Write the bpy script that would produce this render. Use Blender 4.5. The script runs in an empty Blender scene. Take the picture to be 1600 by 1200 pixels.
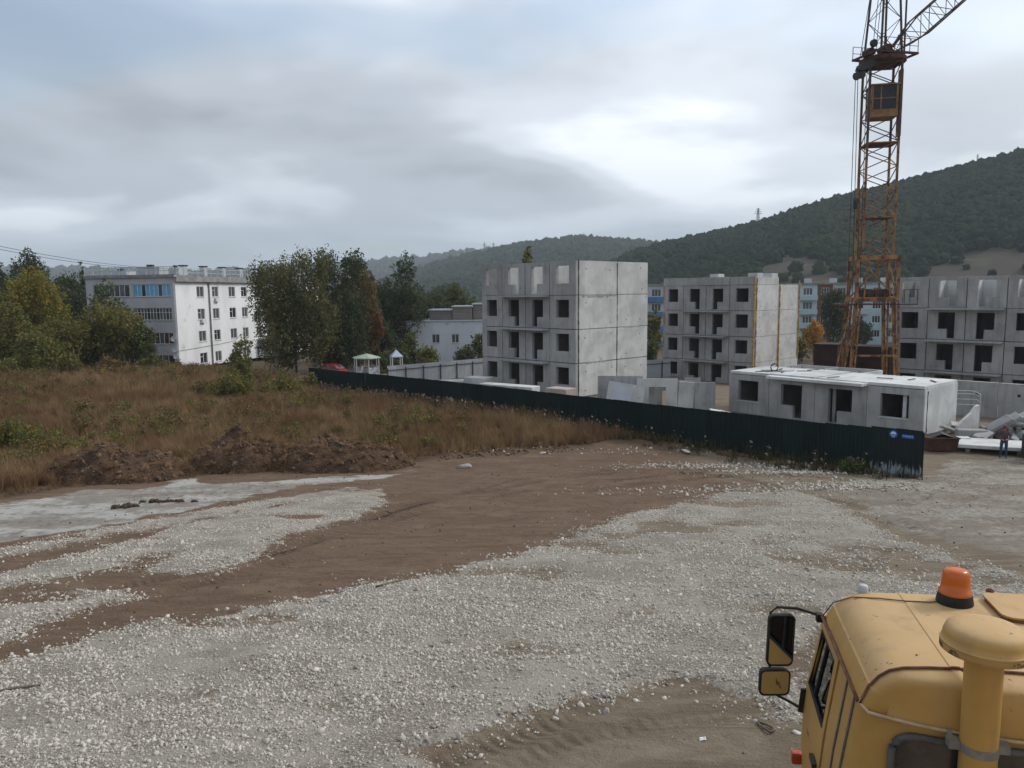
import bpy, bmesh, math, random
import numpy as np
from mathutils import Vector, Matrix
random.seed(7); RNG = np.random.default_rng(7)
SC = bpy.context.scene; COL = SC.collection
R = math.radians
# ------------------------------------------------------------------ camera
PITCH, ROLL, FPX, CAMZ = R(6.8), R(0.6), 1190.0, 5.5
_f = np.array([0, math.cos(PITCH), -math.sin(PITCH)]); _r0 = np.array([1., 0, 0]); _u0 = np.cross(_r0, _f)
_r = _r0*math.cos(ROLL) - _u0*math.sin(ROLL); _u = _u0*math.cos(ROLL) + _r0*math.sin(ROLL)
CAM = np.array([0, 0, CAMZ])
cd = bpy.data.cameras.new('camera'); cam = bpy.data.objects.new('camera', cd); COL.objects.link(cam)
cd.sensor_width = 36; cd.lens = 36*FPX/1600; cd.clip_start = .1; cd.clip_end = 9000
m4 = Matrix.Identity(4)
for i in range(3):
    m4[i][0], m4[i][1], m4[i][2], m4[i][3] = _r[i], _u[i], -_f[i], CAM[i]
cam.matrix_world = m4; SC.camera = cam
SC.view_settings.view_transform = 'Standard'; SC.view_settings.look = 'None'
SC.view_settings.exposure = 0.52; SC.view_settings.gamma = 1.0; SC.view_settings.use_curve_mapping = False
SC.cycles.use_denoising = True
SC.cycles.max_bounces = 6; SC.cycles.diffuse_bounces = 3; SC.cycles.glossy_bounces = 3
SC.cycles.transparent_max_bounces = 8; SC.cycles.volume_bounces = 1
# ------------------------------------------------------------------ world and sun
SUN_EL, SUN_AZ = R(38), math.atan2(.95, .32)            # azimuth measured from +Y towards +X
SUND = Vector((math.sin(SUN_AZ)*math.cos(SUN_EL), math.cos(SUN_AZ)*math.cos(SUN_EL), math.sin(SUN_EL)))
W = bpy.data.worlds.new('World'); SC.world = W; W.use_nodes = True
SKYZ = 6.04
def world():
    nt = W.node_tree; N = nt.nodes; L = nt.links; N.clear()
    def n(t, **k):
        o = N.new('ShaderNode'+t)
        for a, b in k.items(): setattr(o, a, b)
        return o
    def math_(op, a, b=None, c=None):
        o = n('Math', operation=op)
        for i, v in enumerate((a, b, c)):
            if v is None: continue
            if isinstance(v, (int, float)): o.inputs[i].default_value = v
            else: L.new(v, o.inputs[i])
        return o.outputs[0]
    def mix(f, a, b):
        o = n('Mix', data_type='RGBA')
        for i, v in ((0, f), (6, a), (7, b)):
            if isinstance(v, tuple): o.inputs[i].default_value = v+(1,)
            elif isinstance(v, (int, float)): o.inputs[i].default_value = v
            else: L.new(v, o.inputs[i])
        return o.outputs[2]
    def ramp(f, pts):
        o = n('ValToRGB'); L.new(f, o.inputs[0]); e = o.color_ramp.elements
        o.color_ramp.interpolation = 'EASE'
        while len(e) < len(pts): e.new(.5)
        for q, (p, c) in zip(e, pts): q.position = p; q.color = (*c, 1)
        return o.outputs[0]
    def noise(v, sc, det, rough, dist=0.):
        o = n('TexNoise'); o.inputs['Scale'].default_value = sc; o.inputs['Detail'].default_value = det
        o.inputs['Roughness'].default_value = rough; o.inputs['Distortion'].default_value = dist
        L.new(v, o.inputs['Vector']); return o.outputs[0]
    tc = n('TexCoord'); sp = n('SeparateXYZ'); L.new(tc.outputs['Generated'], sp.inputs[0])
    x, y, z = sp.outputs
    zz = math_('ADD', math_('MAXIMUM', z, 0.0), .16)
    cb = n('CombineXYZ'); L.new(math_('DIVIDE', x, zz), cb.inputs[0]); L.new(math_('DIVIDE', y, zz), cb.inputs[1]); cb.inputs[2].default_value = SKYZ
    p = cb.outputs[0]
    thick = noise(p, 1.0, 4, .46, .2)
    big = noise(p, .40, 2, .45, .15)
    t = math_('ADD', math_('MULTIPLY', thick, .5), math_('MULTIPLY', big, .5))
    cloud = ramp(t, [(.37, (.80, .84, .89)), (.44, (.55, .595, .655)), (.51, (.385, .42, .47)), (.60, (.275, .30, .34))])
    sky = n('TexSky', sky_type='NISHITA', sun_disc=False, sun_elevation=SUN_EL, sun_rotation=SUN_AZ)
    sky.air_density = 1.2; sky.dust_density = 2.5
    gapn = noise(p, .8, 3, .5, .3)
    gap = n('MapRange', interpolation_type='SMOOTHSTEP'); L.new(gapn, gap.inputs[0])
    gap.inputs[1].default_value = .52; gap.inputs[2].default_value = .68; gap.inputs[4].default_value = .65
    skyc = n('Vector' 'Math', operation='SCALE'); L.new(sky.outputs[0], skyc.inputs[0]); skyc.inputs[3].default_value = .12
    c1 = mix(gap.outputs[0], cloud, skyc.outputs[0])
    # light of the veiled sun spreading through the cloud around its direction
    dt = n('VectorMath', operation='DOT_PRODUCT'); L.new(tc.outputs['Generated'], dt.inputs[0]); dt.inputs[1].default_value = SUND
    g = math_('POWER', math_('MAXIMUM', dt.outputs['Value'], 0.0), 2.6)
    gs = n('VectorMath', operation='SCALE'); gs.inputs[0].default_value = (.29, .29, .285); L.new(g, gs.inputs[3])
    add = n('VectorMath', operation='ADD'); L.new(c1, add.inputs[0]); L.new(gs.outputs[0], add.inputs[1])
    hz = math_('POWER', math_('SUBTRACT', 1.0, math_('MINIMUM', math_('MAXIMUM', z, 0.0), 1.0)), 8.0)
    c2 = mix(math_('MULTIPLY', hz, .9), add.outputs[0], (.27, .33, .395))
    low = math_('LESS_THAN', z, -.01)
    c3 = mix(low, c2, (.16, .15, .14))
    s10 = n('VectorMath', operation='SCALE'); L.new(c3, s10.inputs[0]); s10.inputs[3].default_value = 10.0
    bg = n('Background'); L.new(s10.outputs[0], bg.inputs[0]); bg.inputs[1].default_value = .1
    out = n('OutputWorld'); L.new(bg.outputs[0], out.inputs[0])
world()
sl = bpy.data.lights.new('sun', 'SUN'); sl.energy = 1.5; sl.angle = R(14); sl.color = (1, .96, .9)
so = bpy.data.objects.new('sun', sl); COL.objects.link(so)
so.rotation_euler = (-SUND).to_track_quat('-Z', 'Y').to_euler(); so.location = (30, 10, 60)
# ------------------------------------------------------------------ helpers
def ray(px, py): return _f + _r*(px-800)/FPX - _u*(py-600)/FPX
def at(px, py, Y):                      # the point seen in direction (px, py) that stands Y metres ahead
    d = ray(px, py); return CAM + d*(Y/d[1])
def onz(px, py, z):
    d = ray(px, py); return CAM + d*((z-CAMZ)/d[2])
def project(P):
    d = np.asarray(P, float) - CAM; k = d @ _f
    return 800 + FPX*(d @ _r)/k, 600 - FPX*(d @ _u)/k
def vnoise(x, y, seed=0):               # lattice noise 0..1
    x = np.asarray(x, float); y = np.asarray(y, float)
    xi = np.floor(x).astype(np.int64); yi = np.floor(y).astype(np.int64); fx = x-xi; fy = y-yi
    fx = fx*fx*(3-2*fx); fy = fy*fy*(3-2*fy)
    def h(a, b):
        n = (a*374761393 + b*668265263 + seed*1442695041) & 0x7fffffff
        n = ((n ^ (n >> 13))*1274126177) & 0x7fffffff
        return ((n ^ (n >> 16)) & 0xffff)/65535.0
    return (h(xi, yi)*(1-fx)+h(xi+1, yi)*fx)*(1-fy) + (h(xi, yi+1)*(1-fx)+h(xi+1, yi+1)*fx)*fy
def fbm(x, y, oct=4, seed=0):
    s = 0; a = .5
    for i in range(oct):
        s = s + a*vnoise(x*2**i+i*17.3, y*2**i-i*9.1, seed+i); a *= .5
    return s/(1-.5**oct)
def sstep(a, b, x): t = np.clip((np.asarray(x, float)-a)/(b-a), 0, 1); return t*t*(3-2*t)
_ty = [-80, -10, 4, 8, 34, 38, 60, 85, 130, 300, 4000]; _tz = [1.2, .25, .05, -.15, -3.1, -3.38, -3.55, -4.1, -4.6, -6, -6]
def tz(x, y):                           # the lie of the land
    x = np.asarray(x, float); y = np.asarray(y, float)
    z = np.interp(y, _ty, _tz)
    z = z + 1.5*sstep(-17, -42, x)*sstep(42, 72, y)*(1-sstep(84, 99, y))
    return z - .85*sstep(14, 32, x)*sstep(50, 80, y)*(1-sstep(200, 400, y)) - .12*sstep(12, 26, x)*sstep(15, 34, y)
def gnd(px, py):
    z = -2.
    for _ in range(25):
        p = onz(px, py, z); z = .5*z + .5*float(tz(p[0], p[1]))
    return p
def tag(o, label=None, cat=None, group=None, kind=None):
    if label: o['label'] = label
    if cat: o['category'] = cat
    if group: o['group'] = group
    if kind: o['kind'] = kind
    return o
def empty(name, loc=(0, 0, 0), rz=0, label=None, cat=None, group=None, parent=None):
    o = bpy.data.objects.new(name, None); COL.objects.link(o); o.location = loc; o.rotation_euler = (0, 0, rz)
    o.empty_display_size = .3
    if parent: o.parent = parent
    return tag(o, label, cat, group)
def link(name, me, parent=None, loc=(0, 0, 0), rot=(0, 0, 0)):
    o = bpy.data.objects.new(name, me); COL.objects.link(o); o.location = loc; o.rotation_euler = rot
    if parent: o.parent = parent
    return o
def npmesh(name, V, Fq, mat=None, smooth=False):  # numpy verts (N,3), faces (M,k)
    me = bpy.data.meshes.new(name); V = np.asarray(V, np.float32); Fq = np.asarray(Fq, np.int32); k = Fq.shape[1]
    me.vertices.add(len(V)); me.vertices.foreach_set('co', V.ravel())
    me.loops.add(Fq.size); me.loops.foreach_set('vertex_index', Fq.ravel())
    me.polygons.add(len(Fq)); me.polygons.foreach_set('loop_start', np.arange(0, Fq.size, k, dtype=np.int32))
    if smooth: me.polygons.foreach_set('use_smooth', np.ones(len(Fq), bool))
    me.update(calc_edges=True)
    if mat: me.materials.append(mat)
    return me
def vattr(me, name, a):
    at_ = me.attributes.new(name, 'FLOAT', 'POINT'); at_.data.foreach_set('value', np.asarray(a, np.float32))
class MB:
    def __init__(s): s.v = []; s.f = []; s.mi = []; s.cur = 0
    def add(s, vs, fs):
        n = len(s.v); s.v += [tuple(map(float, p)) for p in vs]; s.f += [tuple(n+i for i in q) for q in fs]; s.mi += [s.cur]*len(fs); return s
    def box(s, x0, x1, y0, y1, z0, z1):
        return s.add([(x0,y0,z0),(x1,y0,z0),(x1,y1,z0),(x0,y1,z0),(x0,y0,z1),(x1,y0,z1),(x1,y1,z1),(x0,y1,z1)],
                     [(0,3,2,1),(4,5,6,7),(0,1,5,4),(1,2,6,5),(2,3,7,6),(3,0,4,7)])
    def hexa(s, p8): return s.add(p8, [(0,3,2,1),(4,5,6,7),(0,1,5,4),(1,2,6,5),(2,3,7,6),(3,0,4,7)])
    def bar(s, p, q, w, h=None, up=(0,0,1)):
        h = h or w; p = Vector(p); q = Vector(q); d = (q-p).normalized(); u = Vector(up)
        if abs(d.dot(u)) > .97: u = Vector((1,0,0))
        a = d.cross(u).normalized()*w/2; b = a.normalized().cross(d).normalized()*h/2
        return s.hexa([p-a-b, p+a-b, p+a+b, p-a+b, q-a-b, q+a-b, q+a+b, q-a+b])
    def tube(s, p, q, r, n=6, r2=None):
        p = Vector(p); q = Vector(q); r2 = r if r2 is None else r2; d = (q-p).normalized(); u = Vector((0,0,1))
        if abs(d.dot(u)) > .95: u = Vector((1,0,0))
        a = d.cross(u).normalized(); b = d.cross(a)
        vs = [p+(a*math.cos(t)+b*math.sin(t))*r for t in [2*math.pi*i/n for i in range(n)]] + [q+(a*math.cos(t)+b*math.sin(t))*r2 for t in [2*math.pi*i/n for i in range(n)]]
        return s.add(vs, [(i,(i+1)%n,n+(i+1)%n,n+i) for i in range(n)] + [tuple(range(n-1,-1,-1)), tuple(range(n,2*n))])
    def path(s, pts, r, n=6):
        pts = [Vector(p) for p in pts]; rings = []
        for i, p in enumerate(pts):
            d = (pts[min(i+1,len(pts)-1)]-pts[max(i-1,0)]).normalized(); u = Vector((0,0,1)) if abs(d.z) < .95 else Vector((1,0,0))
            a = d.cross(u).normalized(); b = d.cross(a)
            rings.append([p+(a*math.cos(2*math.pi*k/n)+b*math.sin(2*math.pi*k/n))*r for k in range(n)])
        return s.loft(rings, True, True)
    def loft(s, rings, closed=True, caps=False):
        n = len(rings[0]); vs = [p for r_ in rings for p in r_]; fs = []
        for i in range(len(rings)-1):
            for k in range(n if closed else n-1):
                k2 = (k+1) % n; fs.append((i*n+k, i*n+k2, (i+1)*n+k2, (i+1)*n+k))
        if caps: fs += [tuple(range(n-1,-1,-1)), tuple(range((len(rings)-1)*n, len(rings)*n))]
        return s.add(vs, fs)
    def lathe(s, prof, n=20, c=(0,0,0), caps=True):
        return s.loft([[(c[0]+r_*math.cos(2*math.pi*k/n), c[1]+r_*math.sin(2*math.pi*k/n), c[2]+z) for k in range(n)] for r_, z in prof], True, caps)
    def prism(s, poly, h0, h1, fn=lambda u, v, h: (u, v, h)):   # polygon in (u, v) extruded along h
        n = len(poly)
        return s.add([fn(u, v, h0) for u, v in poly]+[fn(u, v, h1) for u, v in poly],
                     [tuple(range(n-1,-1,-1)), tuple(range(n,2*n))]+[(i,(i+1)%n,n+(i+1)%n,n+i) for i in range(n)])
    def mesh(s, name, mats=None, smooth=False, bevel=0, seg=2):
        me = bpy.data.meshes.new(name); me.from_pydata(s.v, [], s.f)
        for m in (mats if isinstance(mats, (list, tuple)) else [mats] if mats else []): me.materials.append(m)
        me.polygons.foreach_set('material_index', s.mi)
        bm = bmesh.new(); bm.from_mesh(me)
        if bevel or smooth: bmesh.ops.remove_doubles(bm, verts=bm.verts, dist=1e-5)
        bmesh.ops.recalc_face_normals(bm, faces=bm.faces)
        if bevel: bmesh.ops.bevel(bm, geom=[e for e in bm.edges if e.is_manifold and e.calc_face_angle(0) > .5], offset=bevel, segments=seg, affect='EDGES', profile=.6)
        bm.to_mesh(me); bm.free()
        if smooth:
            for p in me.polygons: p.use_smooth = True
            if smooth is not True: me.set_sharp_from_angle(angle=smooth)
        me.update(); return me
    def build(s, name, mats=None, parent=None, loc=(0,0,0), rot=(0,0,0), smooth=False, bevel=0, seg=2):
        return link(name, s.mesh(name, mats, smooth, bevel, seg), parent, loc, rot)
def copy_tree(o, parent=None):
    c = o.copy(); COL.objects.link(c)
    if parent: c.parent = parent
    for ch in o.children: copy_tree(ch, c)
    return c
_pc = {}
def grid_panel(w, h, t, holes, mat, axis='y', name='wall_panel'):
    """wall plate with rectangular openings; axis 'y': runs along y, thickness +x; axis 'x': runs along x, thickness +y"""
    key = (round(w,3), round(h,3), round(t,3), tuple(tuple(round(q,3) for q in r_) for r_ in holes), mat.name, axis)
    if key in _pc: return _pc[key]
    us = sorted({0., w, *[a for r_ in holes for a in (r_[0], r_[1])]}); vs = sorted({0., h, *[a for r_ in holes for a in (r_[2], r_[3])]})
    us = [u for u in us if 0 <= u <= w]; vs = [v for v in vs if 0 <= v <= h]
    nu, nv = len(us)-1, len(vs)-1
    def solid(i, j):
        if not (0 <= i < nu and 0 <= j < nv): return False
        cu, cv = (us[i]+us[i+1])/2, (vs[j]+vs[j+1])/2
        return not any(r_[0] < cu < r_[1] and r_[2] < cv < r_[3] for r_ in holes)
    P = (lambda u, v, d: (d, u, v)) if axis == 'y' else (lambda u, v, d: (u, d, v))
    vid = {}; V = []; Fc = []
    def q(u, v, d):
        k = (u, v, d)
        if k not in vid: vid[k] = len(V); V.append(P(us[u], vs[v], d*t))
        return vid[k]
    for i in range(nu):
        for j in range(nv):
            if not solid(i, j): continue
            Fc.append((q(i,j,0),q(i+1,j,0),q(i+1,j+1,0),q(i,j+1,0))); Fc.append((q(i,j,1),q(i,j+1,1),q(i+1,j+1,1),q(i+1,j,1)))
            if not solid(i-1,j): Fc.append((q(i,j,0),q(i,j+1,0),q(i,j+1,1),q(i,j,1)))
            if not solid(i+1,j): Fc.append((q(i+1,j,0),q(i+1,j,1),q(i+1,j+1,1),q(i+1,j+1,0)))
            if not solid(i,j-1): Fc.append((q(i,j,0),q(i,j,1),q(i+1,j,1),q(i+1,j,0)))
            if not solid(i,j+1): Fc.append((q(i,j+1,0),q(i+1,j+1,0),q(i+1,j+1,1),q(i,j+1,1)))
    mb = MB(); mb.add(V, Fc); me = mb.mesh(name, mat); _pc[key] = me; return me
# ------------------------------------------------------------------ materials
class NT:
    def __init__(s, name):
        s.m = bpy.data.materials.new(name); s.m.use_nodes = True; s.nt = s.m.node_tree; s.N = s.nt.nodes; s.L = s.nt.links; s.N.clear()
        s.out = s.N.new('ShaderNodeOutputMaterial')
    def n(s, t, **k):
        o = s.N.new('ShaderNode'+t)
        for a, b in k.items(): setattr(o, a, b)
        return o
    def put(s, sock, v):
        if v is None: return
        if isinstance(v, tuple): sock.default_value = v if len(v) != 3 or sock.type == 'VECTOR' else v+(1,)
        elif isinstance(v, (int, float)): sock.default_value = v
        else: s.L.new(v, sock)
    def math(s, op, a, b=None, c=None, clamp=False):
        o = s.n('Math', operation=op, use_clamp=clamp)
        for i, v in enumerate((a, b, c)): s.put(o.inputs[i], v)
        return o.outputs[0]
    def mix(s, f, a, b, bt='MIX'):
        o = s.n('Mix', data_type='RGBA', blend_type=bt)
        for i, v in ((0, f), (6, a), (7, b)): s.put(o.inputs[i], v)
        return o.outputs[2]
    def pos(s, sc=(1,1,1), obj=False):
        mp = s.n('Mapping'); mp.inputs['Scale'].default_value = sc
        s.L.new(s.n('TexCoord').outputs['Object'] if obj else s.n('NewGeometry').outputs['Position'], mp.inputs[0]); return mp.outputs[0]
    def noise(s, v, sc, det=4, rough=.55, dist=0.):
        o = s.n('TexNoise'); o.inputs['Scale'].default_value = sc; o.inputs['Detail'].default_value = det
        o.inputs['Roughness'].default_value = rough; o.inputs['Distortion'].default_value = dist; s.L.new(v, o.inputs['Vector']); return o.outputs[0]
    def rng(s, v, a, b, lo=0., hi=1.):
        o = s.n('MapRange', interpolation_type='SMOOTHSTEP'); s.put(o.inputs[0], v)
        for i, q in enumerate((a, b, lo, hi)): o.inputs[i+1].default_value = q
        return o.outputs[0]
    def attr(s, name): o = s.n('Attribute', attribute_name=name); return o.outputs['Fac']
    def rnd(s): return s.n('ObjectInfo').outputs['Random']
    def bump(s, h, st, dist=.02):
        o = s.n('Bump'); o.inputs['Strength'].default_value = st; o.inputs['Distance'].default_value = dist; s.L.new(h, o.inputs['Height']); return o.outputs[0]
    def bsdf(s, col, rough=.8, metal=0., normal=None, spec=.35, **k):
        b = s.n('BsdfPrincipled'); s.put(b.inputs['Base Color'], col); s.put(b.inputs['Roughness'], rough); s.put(b.inputs['Metallic'], metal)
        b.inputs['Specular IOR Level'].default_value = spec
        if normal: s.L.new(normal, b.inputs['Normal'])
        for a, v in k.items(): s.put(b.inputs[a.replace('_', ' ')], v)
        return b.outputs[0]
    def done(s, sh): s.L.new(sh, s.out.inputs[0]); return s.m
def pm(name, c1, c2, sc=4., rough=.8, bump=.15, bsc=30., metal=0., rnd=.0, stretch=(1,1,1), spot=None, thr=(.6,.7), ssc=6., dist=.02, spec=.35, obj=False, thr2=(.35, .65)):
    t = NT(name); v = t.pos(stretch, obj)
    col = t.mix(t.rng(t.noise(v, sc, 5, .6, .3), *thr2), c1, c2)
    if spot: col = t.mix(t.rng(t.noise(t.pos((1,1,1), obj), ssc, 6, .65), *thr), col, spot)
    if rnd: col = t.mix(1.0, col, t.math('MULTIPLY_ADD', t.rnd(), 2*rnd, 1-rnd), 'MULTIPLY')
    nb = t.bump(t.noise(t.pos((1,1,1), obj), bsc, 4, .6), bump, dist) if bump else None
    return t.done(t.bsdf(col, rough, metal, nb, spec))
def concrete(name, c, dark, rnd=.07, streak=.5):
    t = NT(name); v = t.pos()
    n1 = t.noise(v, .55, 5, .6, .4); n2 = t.noise(t.pos((2.2, 2.2, .22)), 1.4, 4, .6); n3 = t.noise(v, 9, 5, .7)
    col = t.mix(t.rng(n1, .35, .68), c, tuple(.74*a for a in c))
    col = t.mix(t.math('MULTIPLY', t.rng(n2, .48, .70), streak), col, dark)
    col = t.mix(t.rng(n3, .64, .74, 0, .55), col, dark)
    blot = t.rng(t.noise(v, 1.7, 6, .74, .8), 0.60, .68, 0, .5)
    col = t.mix(blot, col, tuple(.55*a for a in dark))
    col = t.mix(1.0, col, t.math('MULTIPLY_ADD', t.rnd(), 2*rnd, 1-rnd), 'MULTIPLY')
    nb = t.bump(t.math('ADD', n3, t.math('MULTIPLY', n1, 2.0)), .35, .03)
    return t.done(t.bsdf(col, .92, 0, nb, .2))
def glassy(name, col=(.02,.025,.03), rough=.06):
    t = NT(name); return t.done(t.bsdf(col, rough, 0, None, .6))
M = {}
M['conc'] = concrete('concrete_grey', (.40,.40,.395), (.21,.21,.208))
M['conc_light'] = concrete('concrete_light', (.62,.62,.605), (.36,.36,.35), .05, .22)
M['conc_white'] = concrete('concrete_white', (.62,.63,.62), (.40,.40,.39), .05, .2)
M['conc_in'] = concrete('concrete_inside', (.25,.25,.245), (.17,.17,.17))  # grey kept dark so the shade of the rooms sits in the colour
M['seam'] = pm('bitumen_seam', (.02,.02,.02), (.06,.06,.06), 3)
M['foam'] = pm('yellow_mineral_wool', (.50,.33,.10), (.36,.19,.055), 5, 1., .4, 20)
M['dark'] = pm('dark_steel', (.02,.02,.022), (.035,.033,.03), 3, .55)
M['rubber'] = pm('black_rubber', (.012,.012,.012), (.022,.022,.022), 8, .7)
M['rust'] = pm('rusty_maroon_steel', (.05,.022,.018), (.10,.045,.028), 2, .85, .3)
M['glass'] = glassy('window_glass'); M['glass_curtain'] = pm('curtained_glass', (.13,.13,.13), (.05,.055,.06), 3, .12, 0, spec=.6, stretch=(6,6,.5))
M['white'] = pm('white_paint', (.72,.73,.74), (.62,.63,.64), 3, .6, .05, rnd=.04)
M['steel'] = pm('galvanised_steel', (.50,.52,.54), (.40,.42,.44), 3, .5, .05, rnd=.06)
# ------------------------------------------------------------------ ground zones
FR = np.array([18.9, 34.5]); FL = np.array([-20.9, 76.1]); FD = (FL-FR)/np.linalg.norm(FL-FR); FN = np.array([-FD[1], FD[0]])
if FN[1] < 0: FN = -FN                   # FN points away from the camera, to the site side
def poly(pxs): return np.array([gnd(*p)[:2] for p in pxs])
def sdist(P, X, Y):                     # signed distance, positive inside
    X = np.asarray(X, float); Y = np.asarray(Y, float); ins = np.zeros(X.shape, bool); d2 = np.full(X.shape, 1e9)
    for (x0, y0), (x1, y1) in zip(P, np.roll(P, -1, 0)):
        ex, ey = x1-x0, y1-y0; t = np.clip(((X-x0)*ex+(Y-y0)*ey)/(ex*ex+ey*ey+1e-12), 0, 1)
        d2 = np.minimum(d2, (X-x0-t*ex)**2+(Y-y0-t*ey)**2)
        c = (y0 > Y) != (y1 > Y); ins ^= c & (X < (x1-x0)*(Y-y0)/(y1-y0+1e-12)+x0)
    return np.where(ins, 1, -1)*np.sqrt(d2)
Z_GRAV = [poly([(-900,1290),(-400,1140),(-150,1065),(0,1032),(60,1016),(160,990),(290,970),(450,945),(600,910),(740,887),(860,850),(960,815),(1060,788),(1130,770),(1230,765),(1300,780),(1350,815),(1420,850),(1500,875),(1600,905),(1750,930),(1750,1060),(1600,1010),(1450,965),(1340,965),(1290,985),(1265,1020),(1255,1070),(1235,1112),(1160,1092),(1085,1066),(1000,1068),(940,1085),(880,1105),(800,1118),(735,1138),(700,1165),(640,1205),(560,1300),(300,1500),(-900,1500)]),
          poly([(-80,925),(0,903),(60,882),(200,850),(330,812),(420,792),(520,772),(590,765),(602,785),(560,808),(480,828),(430,850),(390,876),(320,896),(250,893),(200,886),(100,903),(0,922),(-300,985),(-600,1060),(-600,1020),(-300,960)]),
          poly([(-500,985),(-80,885),(0,858),(120,836),(230,815),(350,793),(470,772),(560,760),(555,766),(470,783),(350,806),(220,831),(100,853),(0,874),(-80,900),(-500,1005)]),
          poly([(-500,1060),(-80,950),(0,935),(60,925),(170,924),(185,932),(110,957),(50,990),(0,1010),(-80,1030),(-500,1130)])]
Z_SLUD = [poly([(-600,870),(-150,800),(0,785),(60,779),(130,767),(230,762),(300,748),(330,756),(450,750),(600,741),(650,737),(605,748),(490,759),(400,773),(300,794),(150,823),(0,853),(-150,885),(-600,985)]),
          poly([(1275,762),(1340,750),(1420,748),(1500,712),(1620,715),(1750,740),(1750,905),(1600,885),(1500,852),(1390,822),(1345,798)]), poly([(1395,751),(1445,750),(1455,757),(1415,764)])]
Z_FIELD = poly([(-700,872),(-260,812),(0,780),(60,770),(130,757),(200,738),(280,727),(420,714),(560,717),(640,724),(720,713),(860,706),(960,693),(1040,697),(1110,706),(1200,722),(1300,733),(1425,742),(1425,738),(1100,705),(900,662),(700,630),(475,592),(430,586),(300,578),(0,573),(-420,580),(-900,590)])
Z_TAN = poly([(560,1300),(640,1195),(735,1130),(880,1100),(1000,1060),(1085,1060),(1160,1085),(1260,1100),(1262,1000),(1500,880),(1700,900),(1700,1300)])
PATCH = [(gnd(1235,950)[:2], .9, .35), (gnd(1225,1030)[:2], .55, .5), (gnd(1425,885)[:2], 2.2, .8), (gnd(975,862)[:2], .9, .35), (gnd(1150,820)[:2], 1.3, .5), (gnd(330,975)[:2], .8, .25), (gnd(1520,905)[:2], 2.0, .5)]
def zmax(Ps, X, Y): return np.max([sdist(p, X, Y) for p in Ps], axis=0)
def grav_sd(X, Y):
    s = zmax(Z_GRAV, X, Y) + .9*(fbm(X*1.1, Y*1.1, 4, 5)-.5) + .8*(fbm(X*4.1, Y*4.1, 3, 6)-.5)
    s = np.minimum(s, 2.6*(fbm(X*.42+11, Y*.62, 4, 45)-.33))
    for (cx, cy), rx, ry in PATCH:
        e = np.sqrt(((X-cx)/rx)**2+((Y-cy)/ry)**2); s = np.minimum(s, (e-1+1.6*(fbm(X*1.9, Y*1.9, 4, 9)-.5))*min(rx, ry)*.9+.02)
    return s
HEAPS = [(gnd(180,745), 3.9, 2.3, 1.45, 'left'), (gnd(378,728), 3.0, 2.4, 1.75, 'mid'), (gnd(520,727), 4.4, 2.2, 1.35, 'right')]
def heapz(X, Y):
    h = np.zeros(np.shape(X))
    for i, (c, rx, ry, hh, _) in enumerate(HEAPS):
        e = ((X-c[0])/rx)**2+((Y-c[1])/ry)**2
        h = np.maximum(h, hh*np.clip(1-e, 0, 1)**.75*(.55+.9*fbm(X*.9+i*7, Y*.9, 3, 20+i)))
    return h
TRACKS = [[gnd(*p)[:2] for p in q] for q in ([(-60,1000),(150,950),(350,905),(560,850),(760,800),(960,760),(1180,738)], [(-60,960),(250,905),(480,850),(700,790),(900,755),(1120,735),(1330,752)], [(100,885),(330,860),(520,822),(700,780),(860,750),(1050,728)],
    [(430,870),(640,790),(800,752),(960,733),(1150,745),(1320,790),(1480,840)], [(700,1190),(820,1140),(960,1095),(1120,1075)], [(760,1210),(900,1150),(1050,1120),(1230,1115)], [(1300,880),(1400,800),(1480,760),(1560,730)], [(1330,900),(1450,810),(1530,770),(1640,740)])]
def track(X, Y, full=False):
    d = np.full(np.shape(X), 9.); S = np.zeros(np.shape(X))
    for q in TRACKS:
        s0 = 0.
        for (x0, y0), (x1, y1) in zip(q[:-1], q[1:]):
            ex, ey = x1-x0, y1-y0; t = np.clip(((X-x0)*ex+(Y-y0)*ey)/(ex*ex+ey*ey), 0, 1); n = np.hypot(X-x0-t*ex, Y-y0-t*ey); c = n < d; d = np.where(c, n, d); l = math.hypot(ex, ey); S = np.where(c, s0+t*l, S); s0 += l
    d = d + .25*(fbm(X*.8, Y*.8, 2, 51)-.5)
    return (d, S) if full else d
def micro(X, Y):
    near = 1-sstep(55, 80, Y)
    soil = .16*(fbm(X*.22, Y*.35, 3, 1)-.5) + .05*(fbm(X*.9, Y*1.6, 3, 2)-.5)
    rut = .05*(fbm(X*.16+.4*Y, Y*2.6+.25*X, 2, 3)-.5)
    g = sstep(-.1, .35, grav_sd(X, Y)); mound = .07*g*(.6+.8*fbm(X*.7, Y*.7, 3, 4))
    berm = .30*np.exp(-((sdist(Z_FIELD, X, Y)-.3)/.55)**2)*(fbm(X*.8, Y*.8, 3, 8))*(X > -6)
    td = track(X, Y); tyre = (-.045*np.exp(-(td/.17)**2)+.035*np.exp(-((np.abs(td)-.36)/.13)**2))*(1-.6*g)*(.4+1.2*fbm(X*.5, Y*.5, 2, 52))
    clods = .05*(fbm(X*3.3, Y*3.3, 2, 53)-.5)*(1-g)
    mud = .16*(fbm(X*.9, Y*1.9, 4, 57)-.5)*sstep(-.2, .8, zmax(Z_SLUD[:1], X, Y))
    return near*(soil+rut+mound+berm+tyre+clods+mud)
def gz(X, Y): return tz(X, Y) + micro(np.asarray(X, float), np.asarray(Y, float))
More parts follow.
